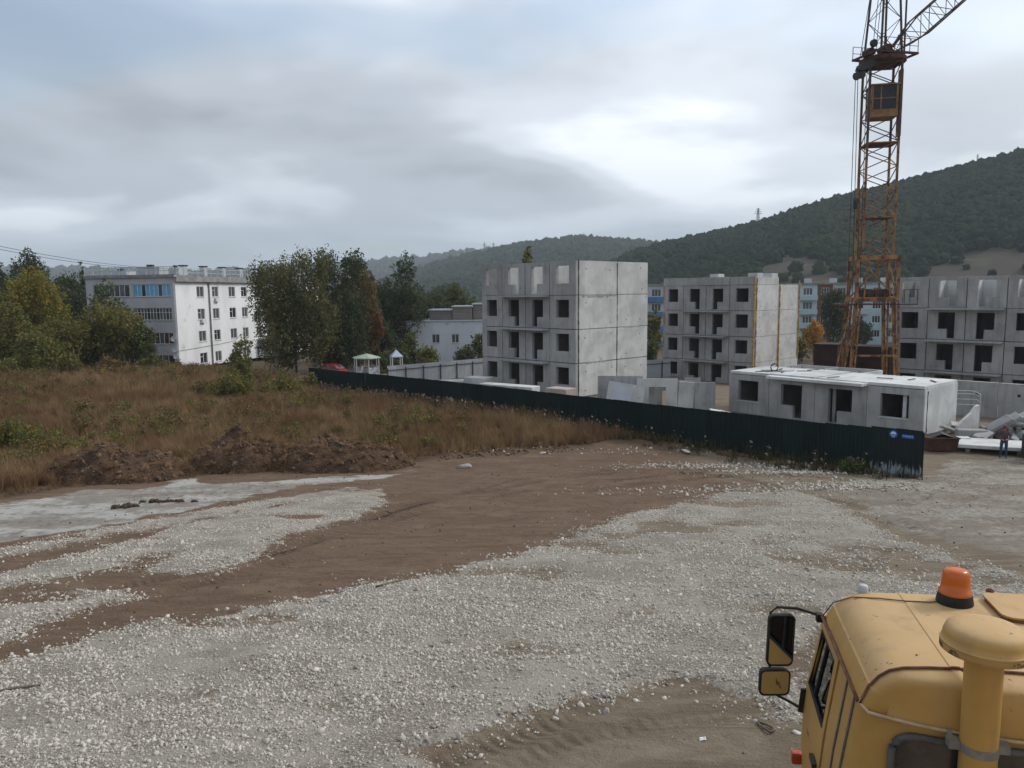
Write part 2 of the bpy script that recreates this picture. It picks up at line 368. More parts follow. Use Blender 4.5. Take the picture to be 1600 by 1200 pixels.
def make_ground():
    def axis(lo, hi, st, far0, far1):
        a = list(np.arange(lo, hi+1e-6, st)); s = st
        while a[-1] < far1: s *= 1.22; a.append(min(a[-1]+s, far1))
        s = st; b = []; c = lo
        while c > far0: s *= 1.22; c = max(c-s, far0); b.append(c)
        return np.array(b[::-1]+a)
    xs = axis(-32, 27, .17, -3000, 3000); ys = axis(5, 46, .16, -50, 3400)
    X, Y = np.meshgrid(xs, ys); sh = X.shape; x = X.ravel(); y = Y.ravel(); z = gz(x, y)
    i = np.arange(sh[0]*sh[1]).reshape(sh)
    Fq = np.stack([i[:-1,:-1], i[:-1,1:], i[1:,1:], i[1:,:-1]], -1).reshape(-1, 4)
    me = npmesh('ground', np.stack([x, y, z], 1), Fq, None, True)
    vattr(me, 'gravel', sstep(-.5, .5, grav_sd(x, y)))
    vattr(me, 'sludge', sstep(-.5, .5, zmax(Z_SLUD, x, y)+1.9*(fbm(x*.9, y*1.3, 4, 31)-.5))*np.where(x > 8, .47, .85))
    vattr(me, 'field', sstep(-.6, .4, np.maximum(sdist(Z_FIELD, x, y), np.where(y > 95, 1, -9))))
    vattr(me, 'tan', np.maximum(sstep(-.7, .7, sdist(Z_TAN, x, y)+.8*(fbm(x*.6, y*.6, 3, 33)-.5)), np.maximum(sstep(-.5, .5, (x-FR[0])*FN[0]+(y-FR[1])*FN[1]), np.maximum(sstep(8.5, 11.5, x), sstep(.1, .8, sdist(Z_GRAV[0], x, y))))))
    vattr(me, 'rut', np.exp(-(track(x, y)/.24)**2)*sstep(.3, .6, fbm(x*.5, y*.5, 2, 52)))
    vattr(me, 'tread', track(x, y, True)[1])
    t = NT('ground_soil'); v = t.pos()
    st = t.noise(t.pos((.55, 1.9, 1)), .9, 6, .66, 1.1); fine = t.noise(v, 7, 6, .68); mid = t.noise(v, .7, 4, .6, .4); gr = t.noise(v, 30, 3, .7); clod = t.noise(v, 3.2, 8, .75, .5)
    soil = t.mix(t.rng(st, .3, .72), (.122,.080,.053), (.185,.127,.086)); soil = t.mix(t.rng(fine, .5, .75, 0, .6), soil, (.09,.058,.042))
    soil = t.mix(t.rng(mid, .5, .75, 0, .5), soil, (.215,.155,.11)); soil = t.mix(t.rng(clod, .54, .68, 0, .65), soil, (.085,.055,.04)); soil = t.mix(t.rng(gr, .64, .72, 0, .5), soil, (.34,.28,.23))
    tan = t.mix(t.rng(st, .35, .68), (.165,.132,.094), (.245,.20,.148)); tan = t.mix(t.rng(fine, .55, .75, 0, .5), tan, (.13,.10,.072)); tan = t.mix(t.rng(clod, .55, .68, 0, .6), tan, (.12,.092,.066))
    col = t.mix(t.attr('tan'), soil, tan)
    col = t.mix(t.math('MULTIPLY', t.attr('rut'), .6), col, t.mix(t.attr('tan'), (.095,.062,.045), (.135,.10,.07)))
    wv = t.math('ADD', t.math('MULTIPLY', t.noise(t.pos((.5, .9, 1)), .55, 4, .55), .6), t.math('MULTIPLY', t.noise(v, 2.6, 8, .72), .4))
    sl = t.mix(t.rng(wv, .45, .56), (.25,.228,.198), (.41,.40,.37)); sl = t.mix(t.rng(t.noise(v, 1.5, 8, .74), 0.53, .63, 0, .7), sl, (.16,.132,.105))
    col = t.mix(t.rng(t.math('ADD', t.attr('sludge'), t.math('MULTIPLY', t.math('SUBTRACT', fine, .5), .7)), .3, .65), col, sl)
    vo = t.n('TexVoronoi'); vo.inputs['Scale'].default_value = 22; t.L.new(v, vo.inputs['Vector'])
    cr = t.mix(t.rng(vo.outputs['Distance'], .0, .6), (.45,.41,.355), (.20,.175,.143)); cr = t.mix(t.rng(mid, .42, .62, 0, .75), cr, (.36,.33,.285))
    cr = t.mix(t.rng(gr, .5, .7, 0, .6), cr, (.52,.48,.42))
    col = t.mix(t.rng(t.math('ADD', t.attr('gravel'), t.math('MULTIPLY', t.math('SUBTRACT', fine, .5), .9)), .35, .65), col, cr)
    fd = t.mix(t.rng(mid, .4, .6), (.075,.052,.033), (.12,.085,.05))
    col = t.mix(t.attr('field'), col, fd)
    trd = t.math('MULTIPLY', t.math('SINE', t.math('MULTIPLY', t.attr('tread'), 30.0)), t.math('MULTIPLY', t.attr('rut'), t.rng(mid, .35, .6)))
    col = t.mix(t.rng(trd, .15, .8, 0, .35), col, (.08,.055,.04))
    hb = t.math('ADD', t.math('MULTIPLY', trd, .35), t.math('ADD', t.math('MULTIPLY', st, 1.4), t.math('ADD', t.math('MULTIPLY', fine, .7), t.math('MULTIPLY', gr, .35))))
    me.materials.append(t.done(t.bsdf(col, .95, 0, t.bump(hb, 1.0, .09), .15)))
    tag(link('ground', me), 'brown bare soil ground with crushed stone, chalky mud and a grass field', kind='structure')
make_ground()
# ------------------------------------------------------------------ scatter of uncountable things
def scatter(name, P, rot, scl, templates, label, cat, idx=None):
    me = bpy.data.meshes.new(name); P = np.asarray(P, np.float32); me.vertices.add(len(P)); me.vertices.foreach_set('co', P.ravel())
    a = me.attributes.new('rot', 'FLOAT_VECTOR', 'POINT'); a.data.foreach_set('vector', np.asarray(rot, np.float32).ravel())
    scl = np.asarray(scl, np.float32); scl = np.repeat(scl[:, None], 3, 1) if scl.ndim == 1 else scl
    a = me.attributes.new('scl', 'FLOAT_VECTOR', 'POINT'); a.data.foreach_set('vector', scl.ravel())
    a = me.attributes.new('idx', 'INT', 'POINT'); a.data.foreach_set('value', (RNG.integers(0, len(templates), len(P)) if idx is None else np.asarray(idx)).astype(np.int32))
    co = bpy.data.collections.new(name+'_kinds')
    for k, tm in enumerate(templates): co.objects.link(bpy.data.objects.new(f'{name}_kind', tm))
    g = bpy.data.node_groups.new(name, 'GeometryNodeTree')
    g.interface.new_socket('Geometry', in_out='INPUT', socket_type='NodeSocketGeometry'); g.interface.new_socket('Geometry', in_out='OUTPUT', socket_type='NodeSocketGeometry')
    N = g.nodes; L = g.links; gi = N.new('NodeGroupInput'); go = N.new('NodeGroupOutput'); ip = N.new('GeometryNodeInstanceOnPoints')
    ci = N.new('GeometryNodeCollectionInfo'); ci.inputs[0].default_value = co; ci.inputs['Separate Children'].default_value = True; ci.inputs['Reset Children'].default_value = True
    def na(nm, dt):
        o = N.new('GeometryNodeInputNamedAttribute'); o.data_type = dt; o.inputs[0].default_value = nm
        return next(s_ for s_ in o.outputs if s_.enabled)
    L.new(gi.outputs[0], ip.inputs['Points']); L.new(ci.outputs[0], ip.inputs['Instance']); ip.inputs['Pick Instance'].default_value = True
    L.new(na('idx', 'INT'), ip.inputs['Instance Index']); L.new(na('rot', 'FLOAT_VECTOR'), ip.inputs['Rotation']); L.new(na('scl', 'FLOAT_VECTOR'), ip.inputs['Scale'])
    L.new(ip.outputs[0], go.inputs[0])
    o = link(name, me); md = o.modifiers.new('scatter', 'NODES'); md.node_group = g
    return tag(o, label, cat, kind='stuff')
def ico(sub, r=1.):
    bm = bmesh.new(); bmesh.ops.create_icosphere(bm, subdivisions=sub, radius=r); V = np.array([v.co[:] for v in bm.verts]); Fa = np.array([[v.index for v in f.verts] for f in bm.faces]); bm.free(); return V, Fa
def stone_mesh(seed, mat, sub=1):
    V, Fa = ico(sub); r = np.random.default_rng(seed)
    for _ in range(9):                   # chop by planes so that the stone gets flat broken faces
        n = r.normal(size=3); n /= np.linalg.norm(n); d = r.uniform(.35, .7); s = V @ n; V = V - np.outer(np.maximum(s-d, 0), n)
    V *= r.uniform(.75, 1.5, 3)*np.array([1, 1, .7])*1.15; return npmesh('stone', V, Fa, mat)
def cr_mat(name, lo, hi, bumpy=.3):
    t = NT(name); c = t.mix(t.rnd(), lo, hi); c = t.mix(t.rng(t.noise(t.pos(), 25, 4, .7), .5, .75, 0, .5), c, tuple(.6*a for a in lo))
    return t.done(t.bsdf(c, .95, 0, None, .15))
M['stone'] = cr_mat('crushed_limestone', (.335,.302,.257), (.61,.568,.505))
M['clod'] = cr_mat('soil_clod', (.085,.052,.032), (.18,.12,.078))
def rand_rot(n): return RNG.uniform(0, 2*math.pi, (n, 3))
def sample(x0, x1, y0, y1, dens):
    n = int((x1-x0)*(y1-y0)*dens); return RNG.uniform(x0, x1, n), RNG.uniform(y0, y1, n)
def inview(x, y, z, m=420):
    px, py = project(np.stack([x, y, z], 1)); return (px > -m) & (px < 1600+m) & (py < 1200+m*.5)
def gravel():
    tm = [stone_mesh(s_, M['stone']) for s_ in range(7)]; PX = []; S = []
    for (y0, y1, dens, r0, r1, thr) in ((6.5, 17, 620, .009, .040, -.02), (17, 30, 300, .014, .042, -.02), (8, 15, 200, .007, .015, .0), (7.5, 34, 9, .012, .040, -3.0), (9, 22, 22, .03, .07, -.3)):
        x, y = sample(-26, 26, y0, y1, dens); z = tz(x, y); k = inview(x, y, z); x, y = x[k], y[k]
        s_ = grav_sd(x, y); cov = fbm(x*.55+3, y*.8, 3, 41)
        keep = s_+RNG.normal(0, .22, len(x)) > thr
        keep &= (RNG.random(len(x)) < np.clip(3.4*(cov-.30), .10, 1)) | ((s_ < .3) & (RNG.random(len(x)) < .6))
        if thr < -.5: keep &= RNG.random(len(x)) < np.exp(np.minimum(s_, 0)*1.4)
        x, y = x[keep], y[keep]; r_ = r0+(r1-r0)*RNG.random(len(x))**2.8; PX.append(np.stack([x, y, gz(x, y)-r_*.10], 1)); S.append(r_)
    # rubble strewn along the foot of the fence
    for (px, py, sx, sy, n) in ((1130,728,3.0,.5,420), (1260,738,2.4,.6,460), (1200,765,3.5,.7,350), (1330,760,1.5,.8,260), (930,706,4,.5,90)):
        c = gnd(px, py); x = RNG.normal(c[0], sx, n); y = RNG.normal(c[1], sy, n); r_ = RNG.uniform(.03, .085, n); PX.append(np.stack([x, y, gz(x, y)+r_*.3], 1)); S.append(r_)
    P = np.concatenate(PX); S = np.concatenate(S)
    scatter('crushed_stone', P, rand_rot(len(P)), S, tm, 'pale crushed limestone spread in bands over the brown soil', 'gravel')
gravel()
def heaps():
    lab = {'left': 'low dark brown soil heap beside the chalky mud, leftmost of the three heaps', 'mid': 'tall dark soil heap with a crumbly top, middle of the three heaps', 'right': 'broad dark soil heap running out to the right, rightmost of the three heaps'}
    m = pm('dug_soil', (.118,.066,.038), (.055,.033,.021), 1.6, 1., 1., 9, dist=.15, spot=(.22,.155,.10), thr=(.58,.7), ssc=3)
    for i, (c, rx, ry, hh, nm) in enumerate(HEAPS):
        xs = np.linspace(c[0]-rx, c[0]+rx, 70); ys = np.linspace(c[1]-ry, c[1]+ry, 40); X, Y = np.meshgrid(xs, ys); x = X.ravel(); y = Y.ravel()
        e = ((x-c[0])/rx)**2+((y-c[1])/ry)**2
        h = hh*np.clip(1-e, 0, 1)**.75*(.55+.9*fbm(x*.9+i*7, y*.9, 3, 20+i)) + np.clip(1-e, 0, .3)*1.1*(fbm(x*3, y*3, 3, 27)-.5)
        z = gz(x, y)-.10+h
        I = np.arange(len(x)).reshape(X.shape); Fq = np.stack([I[:-1,:-1], I[:-1,1:], I[1:,1:], I[1:,:-1]], -1).reshape(-1, 4)
        keep = (e[Fq] < 1.0).any(1); b0 = float(tz(c[0], c[1]))
        tag(link('soil_heap', npmesh('soil_heap', np.stack([x-c[0], y-c[1], z-b0], 1), Fq[keep], m, True), None, (c[0], c[1], b0)), lab[nm], 'soil heap', 'dug soil heaps by the mud track')
    P = []; 
    for (c, rx, ry, hh, _) in HEAPS:
        n = 700; a = RNG.uniform(0, 6.28, n); q = np.sqrt(RNG.random(n))*1.12; x = c[0]+q*rx*np.cos(a); y = c[1]+q*ry*np.sin(a); P.append(np.stack([x, y, gz(x, y)-.06+heapz(x, y)], 1))
    x, y = sample(-4, 13, 36, 43, 40); s_ = sdist(Z_FIELD, x, y); k = (np.abs(s_-.2) < .7) & (RNG.random(len(x)) < .8); x, y = x[k], y[k]; P.append(np.stack([x, y, gz(x, y)], 1))
    x, y = sample(-16, 22, 9, 37, 3); k = (grav_sd(x, y) < -.1) & (RNG.random(len(x)) < fbm(x*.5, y*.5, 3, 54)**1.5*1.6); Q = np.stack([x[k], y[k], gz(x[k], y[k])], 1); nb = len(Q); P.append(Q)
    P = np.concatenate(P); scatter('soil_clods', P, rand_rot(len(P)), RNG.uniform(.025, .15, len(P)) * RNG.uniform(.2, 1, len(P))*np.where(np.arange(len(P)) < len(P)-nb, 1, .35), [stone_mesh(60+i, M['clod'], 2) for i in range(4)], 'dark crumbled soil lumps on the heaps and along the field edge', 'soil')
heaps()
# ------------------------------------------------------------------ dry grass
def blade_cluster(seed, n, h0, h1, spread, lean, wid, head=None, mats=None):
    r = np.random.default_rng(seed); V = []; Fq = []; mi = []
    for i in range(n):
        a = r.uniform(0, 6.28); b = r.uniform(0, spread)**1.0; bx, by = b*math.cos(a), b*math.sin(a)
        h = r.uniform(h0, h1); l = r.uniform(.2, 1)*lean*h; d = r.uniform(0, 6.28); w = wid*r.uniform(.6, 1.4)
        px, py = math.cos(d+1.57)*w, math.sin(d+1.57)*w; n0 = len(V)
        for t, ww in ((0, .8), (.5, 1.), (1., .25)):
            ox, oy = bx+math.cos(d)*l*t*t, by+math.sin(d)*l*t*t; z = h*t*(1-.15*t*lean)
            V += [(ox-px*ww, oy-py*ww, z), (ox+px*ww, oy+py*ww, z)]
        Fq += [(n0,n0+1,n0+3,n0+2),(n0+2,n0+3,n0+5,n0+4)]; mi += [0, 0]
        if head and r.random() < head:
            for _ in range(3):
                cx, cy, cz = ox+r.normal(0, .03), oy+r.normal(0, .03), z+r.normal(0, .05); s_ = r.uniform(.025, .05); n0 = len(V)
                u = r.normal(size=3); u /= np.linalg.norm(u); v = np.cross(u, r.normal(size=3)); v /= np.linalg.norm(v)
                for q in (-u-v, u-v, u+v, -u+v): V.append((cx+q[0]*s_, cy+q[1]*s_, cz+q[2]*s_))
                Fq.append((n0,n0+1,n0+2,n0+3)); mi.append(1)
    me = npmesh('tuft', np.array(V), np.array(Fq))
    for m in mats: me.materials.append(m)
    me.polygons.foreach_set('material_index', mi); return me
def grass_mat(name, a, b, c, d=None):
    t = NT(name); oi = t.n('ObjectInfo'); loc = oi.outputs['Location']
    n1 = t.noise(loc, .16, 4, .65, .5); n2 = t.noise(loc, .45, 3, .6)
    col = t.mix(t.rng(n1, .38, .62), a, b); col = t.mix(t.rng(n2, .56, .68, 0, .85), col, c)
    col = t.mix(t.math('MULTIPLY', oi.outputs['Random'], .55), col, d or tuple(.45*q for q in a))
    dif = t.bsdf(col, .9, 0, None, .1); tr = t.n('BsdfTranslucent'); t.put(tr.inputs[0], col); mx = t.n('MixShader'); mx.inputs[0].default_value = .25
    t.L.new(dif, mx.inputs[1]); t.L.new(tr.outputs[0], mx.inputs[2]); return t.done(mx.outputs[0])
M['drygrass'] = grass_mat('dry_grass', (.245,.145,.078), (.375,.255,.138), (.21,.17,.068))
M['fluff'] = pm('seed_fluff', (.36,.30,.24), (.22,.17,.125), 3, 1., 0)
M['stalk'] = grass_mat('dry_stalk', (.13,.075,.045), (.30,.22,.13), (.11,.10,.045))
M['weed'] = grass_mat('green_weed', (.06,.065,.026), (.11,.095,.04), (.15,.11,.05))
def grass():
    tm = [blade_cluster(i, 46, .3, 1.0, .24, .55, .008, 0, [M['drygrass'], M['fluff']]) for i in range(5)] + [blade_cluster(20+i, 30, .55, 1.2, .2, .35, .007, 0, [M['drygrass'], M['fluff']]) for i in range(2)]
    PX = []
    for (x0, x1, y0, y1, dn) in ((-46, 14, 30, 48, 17), (-62, 6, 48, 66, 11), (-88, -8, 66, 104, 6)):
        x, y = sample(x0, x1, y0, y1, dn); s_ = sdist(Z_FIELD, x, y)+.5*(fbm(x*.9, y*.9, 3, 77)-.5)
        k = (s_ > .1) & (RNG.random(len(x)) < np.clip(2.2*(fbm(x*.35, y*.35, 3, 78)-.15), .35, 1)) & inview(x, y, tz(x, y), 420)
        ed = np.clip(s_/1.5, .35, 1); x, y, ed = x[k], y[k], ed[k]; 
        k2 = heapz(x, y) < .5*RNG.random(len(x))**2+.05; x, y, ed = x[k2], y[k2], ed[k2]
        PX.append(np.stack([x, y, gz(x, y), ed*RNG.uniform(.6, 1.15, len(x))*(.75+.5*fbm(x*.2, y*.2, 2, 79))], 1))
    # verge in front of the fence thins out towards the track
    A = np.concatenate(PX); rt = np.zeros((len(A), 3)); rt[:, 2] = RNG.uniform(0, 6.28, len(A)); rt[:, :2] = RNG.normal(0, .12, (len(A), 2))
    verge = A[:, 0] > 9.0
    A = A[~verge | (RNG.random(len(A)) < .35)]; rt = rt[:len(A)]
    scatter('dry_grass', A[:, :3], rt, A[:, 3], tm, 'tall dry brown grass covering the field left of the green fence', 'grass')
    st_ = [blade_cluster(80+i, 5, .9, 1.5, .12, .25, .007, 0, [M['stalk']]) for i in range(3)]; x, y = sample(-50, 8, 36, 80, .55); k = (sdist(Z_FIELD, x, y) > .8) & (heapz(x, y) < .05) & (fbm(x*.22, y*.22, 3, 91) > .42); x, y = x[k], y[k]; n = len(x); rt = np.zeros((n, 3)); rt[:, 2] = RNG.uniform(0, 6.28, n)
    scatter('tall_stalks', np.stack([x, y, gz(x, y)], 1), rt, RNG.uniform(.8, 1.25, n), st_, 'tall dry stalks standing above the brown grass', 'weeds')
    # flattened straw over the soil heaps
    P = []
    for (c, rx, ry, hh, _) in HEAPS: n = 130; a = RNG.uniform(0, 6.28, n); q = np.sqrt(RNG.random(n))*1.15; x = c[0]+q*rx*np.cos(a); y = c[1]+q*ry*np.sin(a); P.append(np.stack([x, y, gz(x, y)-.05+heapz(x, y)], 1))
    P = np.concatenate(P); n = len(P); rt = np.stack([RNG.uniform(.9, 1.5, n), RNG.normal(0, .3, n), RNG.uniform(0, 6.28, n)], 1)
    scatter('dry_straw', P, rt, RNG.uniform(.35, .8, n), tm[:5], 'dry straw and roots lying over the soil heaps', 'straw')
    # weeds along the fence, taller and paler heads
    wt = [blade_cluster(40+i, 12, .45, 1.05, .15, .35, .010, .22, [M['weed'], M['fluff']]) for i in range(3)] + [blade_cluster(50+i, 22, .12, .5, .28, .8, .012, 0, [M['weed']]) for i in range(3)]
    n = 850; t = RNG.random(n)**.8; off = np.abs(RNG.normal(0, .8, n))+.15
    x = FR[0]+(FL[0]-FR[0])*t-off*FN[0]; y = FR[1]+(FL[1]-FR[1])*t-off*FN[1]
    idx = np.where(t < .3, RNG.integers(3, 6, n), RNG.integers(0, 6, n)); idx = np.where((t < .3) & (RNG.random(n) < .08), 1, idx); x = np.where(t < .035, x-3*(.035-t)*60*.02, x); y = np.where(t < .03, y-.5, y)
    rt = np.zeros((n, 3)); rt[:, 2] = RNG.uniform(0, 6.28, n)
    scatter('fence_weeds', np.stack([x, y, gz(x, y)], 1), rt, RNG.uniform(.6, 1.2, n), wt, 'weeds with pale seed heads along the foot of the green fence', 'weeds', idx)
grass()
# ------------------------------------------------------------------ small things lying about
def rock(name, px, py, r_, label, cat, m, sub=3, seed=3, sq=(1,1,.7)):
    p = gnd(px, py); me = stone_mesh(seed, m, sub); o = link(name, me, None, (p[0], p[1], float(gz(p[0], p[1]))+r_*.2), (0, 0, seed)); o.scale = (r_*sq[0], r_*sq[1], r_*sq[2]); return tag(o, label, cat)
rock('rock', 723, 731, .32, 'single grey boulder at the field edge above the bare soil', 'rock', pm('grey_rock', (.34,.32,.31), (.22,.20,.19), 5), 3, 3)
rock('rock', 1072, 708, .30, 'white lump of rubble in the weeds under the green fence', 'rock', M['stone'], 2, 5, (1.6,.8,.6))
def clump(px, py, n, lx, ly, label, seed):
    p = gnd(px, py); r = np.random.default_rng(seed); V0, Fa = ico(2); VV = []; FF = []
    for k in range(n):
        a, q = r.uniform(0, 6.28), r.random()**.6; x, y = lx*q*math.cos(a), ly*q*math.sin(a); s_ = r.uniform(.05, .16)*(1.25-.6*q); V = V0*(1+r.normal(0, .16, (len(V0), 1)))*s_*r.uniform(.7, 1.3, 3)*np.array([1, 1, .75])
        V[:, 0] += x; V[:, 1] += y; V[:, 2] += float(gz(np.array([p[0]+x]), np.array([p[1]+y]))[0])-p[2]+s_*.25; FF.append(Fa+len(V0)*k); VV.append(V)
    return tag(link('soil_clump', npmesh('soil_clump', np.concatenate(VV), np.concatenate(FF), M['dug']), None, p), label, 'soil')
M['dug'] = pm('damp_dug_soil', (.085,.05,.033), (.045,.028,.02), 4, 1., .6, 20)
clump(198, 793, 22, .75, .35, 'dark soil clump lying on the chalky mud, left one of two', 21); clump(265, 786, 26, 1.3, .28, 'long dark soil clump on the chalky mud, right one of two', 22)
rock('rock', 849, 710, .2, 'small pale rock beside the dark field edge right of the boulder', 'rock', M['stone'], 2, 9)
def loop(name, pts, r_, m, label, cat, z0=.03):
    P = [gnd(*q) for q in pts]; mb = MB(); c = P[0]; mb.path([(p[0]-c[0], p[1]-c[1], float(gz(p[0], p[1]))+z0-c[2]) for p in P], r_, 6); return tag(mb.build(name, m, None, c, smooth=True), label, cat)
M['rope'] = pm('dirty_rope', (.16,.13,.095), (.10,.08,.06), 20, .9, .4)
M['wood'] = pm('weathered_wood', (.10,.08,.06), (.17,.14,.11), 8, .9, .4)
loop('rope', [(1183,1118),(1190,1124),(1200,1129),(1208,1136),(1210,1140),(1203,1142),(1195,1137),(1188,1130),(1184,1122)], .016, M['rope'], 'loop of dirty rope lying on the tan dirt beside the truck', 'rope')
loop('stick', [(588,924),(604,920),(618,916),(632,912)], .022, M['wood'], 'dark stick lying on the upper edge of the crushed stone', 'stick')
loop('stick', [(0,1085),(20,1079),(45,1076),(64,1072)], .02, M['wood'], 'thin branch lying on pale stones at the left edge', 'stick')
p = gnd(1098, 1150); mb = MB()
mb.loft([[(-.045,-.02,.0),(.02,-.03,.02),(.05,.0,.0)],[(-.04,.012,.03),(.0,.0,.012),(.04,.02,.04)],[(-.02,.04,.0),(.012,.03,.022),(.045,.045,.006)]], False)
tag(mb.build('paper_scrap', M['white'], None, (p[0], p[1], float(gz(p[0], p[1]))+.01)), 'crumpled white paper scrap on the tan dirt', 'litter')
# ------------------------------------------------------------------ hills and far forest
def leafball(seed, mat, sub=3):
    V, Fa = ico(sub); r = np.random.default_rng(seed); d = np.zeros(len(V))
    C = r.normal(size=(26, 3)); C /= np.linalg.norm(C, axis=1)[:, None]
    for c in C: d = np.maximum(d, np.clip(1-np.arccos(np.clip(V @ c, -1, 1))/.55, 0, 1)**.5*r.uniform(.25, .5))
    V = V*(.72+d[:, None]+r.normal(0, .12, (len(V), 1))); V[:, 2] = V[:, 2]*1.05; return npmesh('far_crown', V, Fa, mat)
def forest_mat(name, a, b, c):
    t = NT(name); oi = t.n('ObjectInfo'); col = t.mix(oi.outputs['Random'], a, b); col = t.mix(t.rng(t.noise(oi.outputs['Location'], .012, 3, .6), .5, .65, 0, .8), col, c)
    col = t.mix(t.rng(t.noise(t.pos(), .9, 4, .7), .45, .7, 0, .6), col, tuple(.5*q for q in a))
    return t.done(t.bsdf(col, .95, 0, None, .05))
M['forest'] = forest_mat('hill_forest', (.008,.018,.011), (.023,.039,.020), (.036,.044,.018))
M['bare'] = pm('bare_hillside', (.052,.038,.030), (.034,.029,.021), .05, 1., .3, .4, dist=.6, spot=(.06,.062,.032), thr=(.52,.62), ssc=.06)
KINDS = [leafball(90+i, M['forest']) for i in range(4)]
def inpx(P, px, py): return sdist(np.array(P, float), px, py) > 0
def hill(ridge, base_y, n_trees, rad, label, tlabel, clear=(), treeh=1.0, seed=0, back=1.35):
    S = 90; T = 46
    pxs = np.array([q[0] for q in ridge], float)
    s = np.linspace(pxs[0], pxs[-1], S); ry = np.interp(s, pxs, [q[1] for q in ridge]); rY = np.interp(s, pxs, [q[2] for q in ridge])
    top = np.array([at(a, b, c) for a, b, c in zip(s, ry, rY)]); top[:, 2] -= rad*treeh
    def point(si, t):
        i = np.clip(si, 0, S-1.001); k = i.astype(int); f = (i-k)[:, None]; tp = top[k]*(1-f)+top[k+1]*f
        yb = base_y; ratio = np.where(t <= 1, yb/tp[:, 1]+(1-yb/tp[:, 1])*t, 1+(back-1)*(t-1))
        x = tp[:, 0]*ratio; y = tp[:, 1]*ratio
        h = np.where(t <= 1, np.clip(t, 0, 1)**1.15*(1.15-.15*np.clip(t, 0, 1)), np.clip(1-.35*(t-1)**1.5, 0, 1))
        z = -8+(tp[:, 2]+8)*h + np.clip(t, 0, 1)*np.clip(1.0-t, 0, .3)/.3*rad*3.2*(fbm(x/(rad*16)+seed, y/(rad*16), 4, 60+seed)-.5)
        return np.stack([x, y, z], 1)
    Sg, Tg = np.meshgrid(np.arange(S, dtype=float), np.linspace(0, 2, T)); P = point(Sg.ravel(), Tg.ravel())
    I = np.arange(S*T).reshape(T, S); Fq = np.stack([I[:-1,:-1], I[:-1,1:], I[1:,1:], I[1:,:-1]], -1).reshape(-1, 4)
    tag(link('hill', npmesh('hill', P, Fq, M['bare'], True)), label, kind='structure')
    r = np.random.default_rng(seed+5); si = r.uniform(0, S-1, n_trees); t = r.random(n_trees)**.8*1.04; Q = point(si, t); px, py = project(Q)
    k = (px > -80) & (px < 1680)
    for c in clear: k &= ~inpx(c, px+r.normal(0, 7, len(px)), py+r.normal(0, 4, len(px))) | (r.random(len(px)) < .035)
    Q = Q[k]; n = len(Q); sc = rad*(.5+.8*r.random(n)**1.6); Q[:, 2] += sc*.35
    rt = np.zeros((n, 3)); rt[:, 2] = r.uniform(0, 6.28, n); rt[:, 0] = r.normal(0, .2, n)
    scatter('hill_forest', Q, rt, sc[:, None]*np.stack([r.uniform(.85, 1.15, n), r.uniform(.85, 1.15, n), r.uniform(.85, 1.3, n)], 1), KINDS, tlabel, 'forest')
hill([(930,420,640),(1000,390,630),(1060,376,610),(1110,364,600),(1180,350,580),(1250,326,560),(1330,303,545),(1400,288,530),(1500,262,510),(1600,236,495),(1750,205,470),(2000,170,440)], 250, 19000, 2.7,
     'near hillside rising to the right behind the site', 'dark green deciduous forest covering the near hill on the right',
     clear=[[(1160,490),(1180,415),(1230,396),(1290,402),(1322,425),(1350,490)], [(1395,490),(1430,425),(1480,405),(1530,386),(1720,368),(1720,490)], [(1015,418),(1030,402),(1060,400),(1075,410),(1050,420)]], seed=1)
hill([(560,448,1450),(640,425,1450),(700,405,1420),(740,396,1400),(790,385,1380),(850,375,1350),(910,371,1330),(960,373,1310),(1010,378,1300),(1100,388,1300),(1250,400,1300)], 700, 9500, 5.2,
     'rounded wooded hill behind the grey panel block', 'hazy green forest on the rounded middle hill', seed=2)
hill([(-700,425,2600),(-200,421,2500),(0,419,2500),(90,417,2450),(150,421,2450),(300,425,2450),(450,418,2450),(560,409,2450),(650,404,2400),(720,393,2350),(770,391,2350),(850,400,2400),(1000,420,2400)], 1500, 5200, 12,
     'long pale far ridge along the horizon on the left', 'pale blue-green forest on the long far ridge', seed=3)
def pylon(px, py, Y, h, label):
    p = at(px, py, Y); mb = MB(); w = h*.11
    for sx in (-1, 1):
        for sy in (-1, 1): mb.bar((sx*w, sy*w, -h*.15), (sx*w*.12, sy*w*.12, h*.95), h*.016)
    for k in range(7):
        z0, z1 = h*.13*k, h*.13*(k+1); a = w*(1-.88*z0/(h*.95)); b = w*(1-.88*z1/(h*.95))
        for sy in (-1, 1): mb.bar((-a, sy*a, z0), (b, sy*b, z1), h*.011); mb.bar((a, sy*a, z0), (-b, sy*b, z1), h*.011)
    e = empty('power_pylon', p, .3, label, 'pylon', 'power pylons on the hills'); mb.build('lattice', M['pyl'], e)
    for z, l in ((.66, .27), (.78, .2), (.9, .14)): mb = MB(); mb.bar((-h*l, 0, h*z), (h*l, 0, h*z), h*.018); mb.bar((-h*l, 0, h*z), (0, 0, h*(z+.06)), h*.01); mb.bar((h*l, 0, h*z), (0, 0, h*(z+.06)), h*.01); mb.build('cross_arm', M['pyl'], e)
M['pyl'] = pm('pylon_steel', (.10,.11,.12), (.14,.15,.16), 3, .6, 0)
pylon(1184, 352, 575, 13, 'lattice power pylon on the ridge of the near hill left of the crane')
pylon(757, 394, 1390, 18, 'tall thin pylon on the middle hill skyline, left one of two')
pylon(771, 392, 1385, 15, 'shorter pylon on the middle hill skyline, right one of two')
pylon(912, 373, 1340, 10, 'tiny pylon on the very top of the middle hill')
pylon(1527, 255, 515, 6, 'small mast on the ridge at the far right')
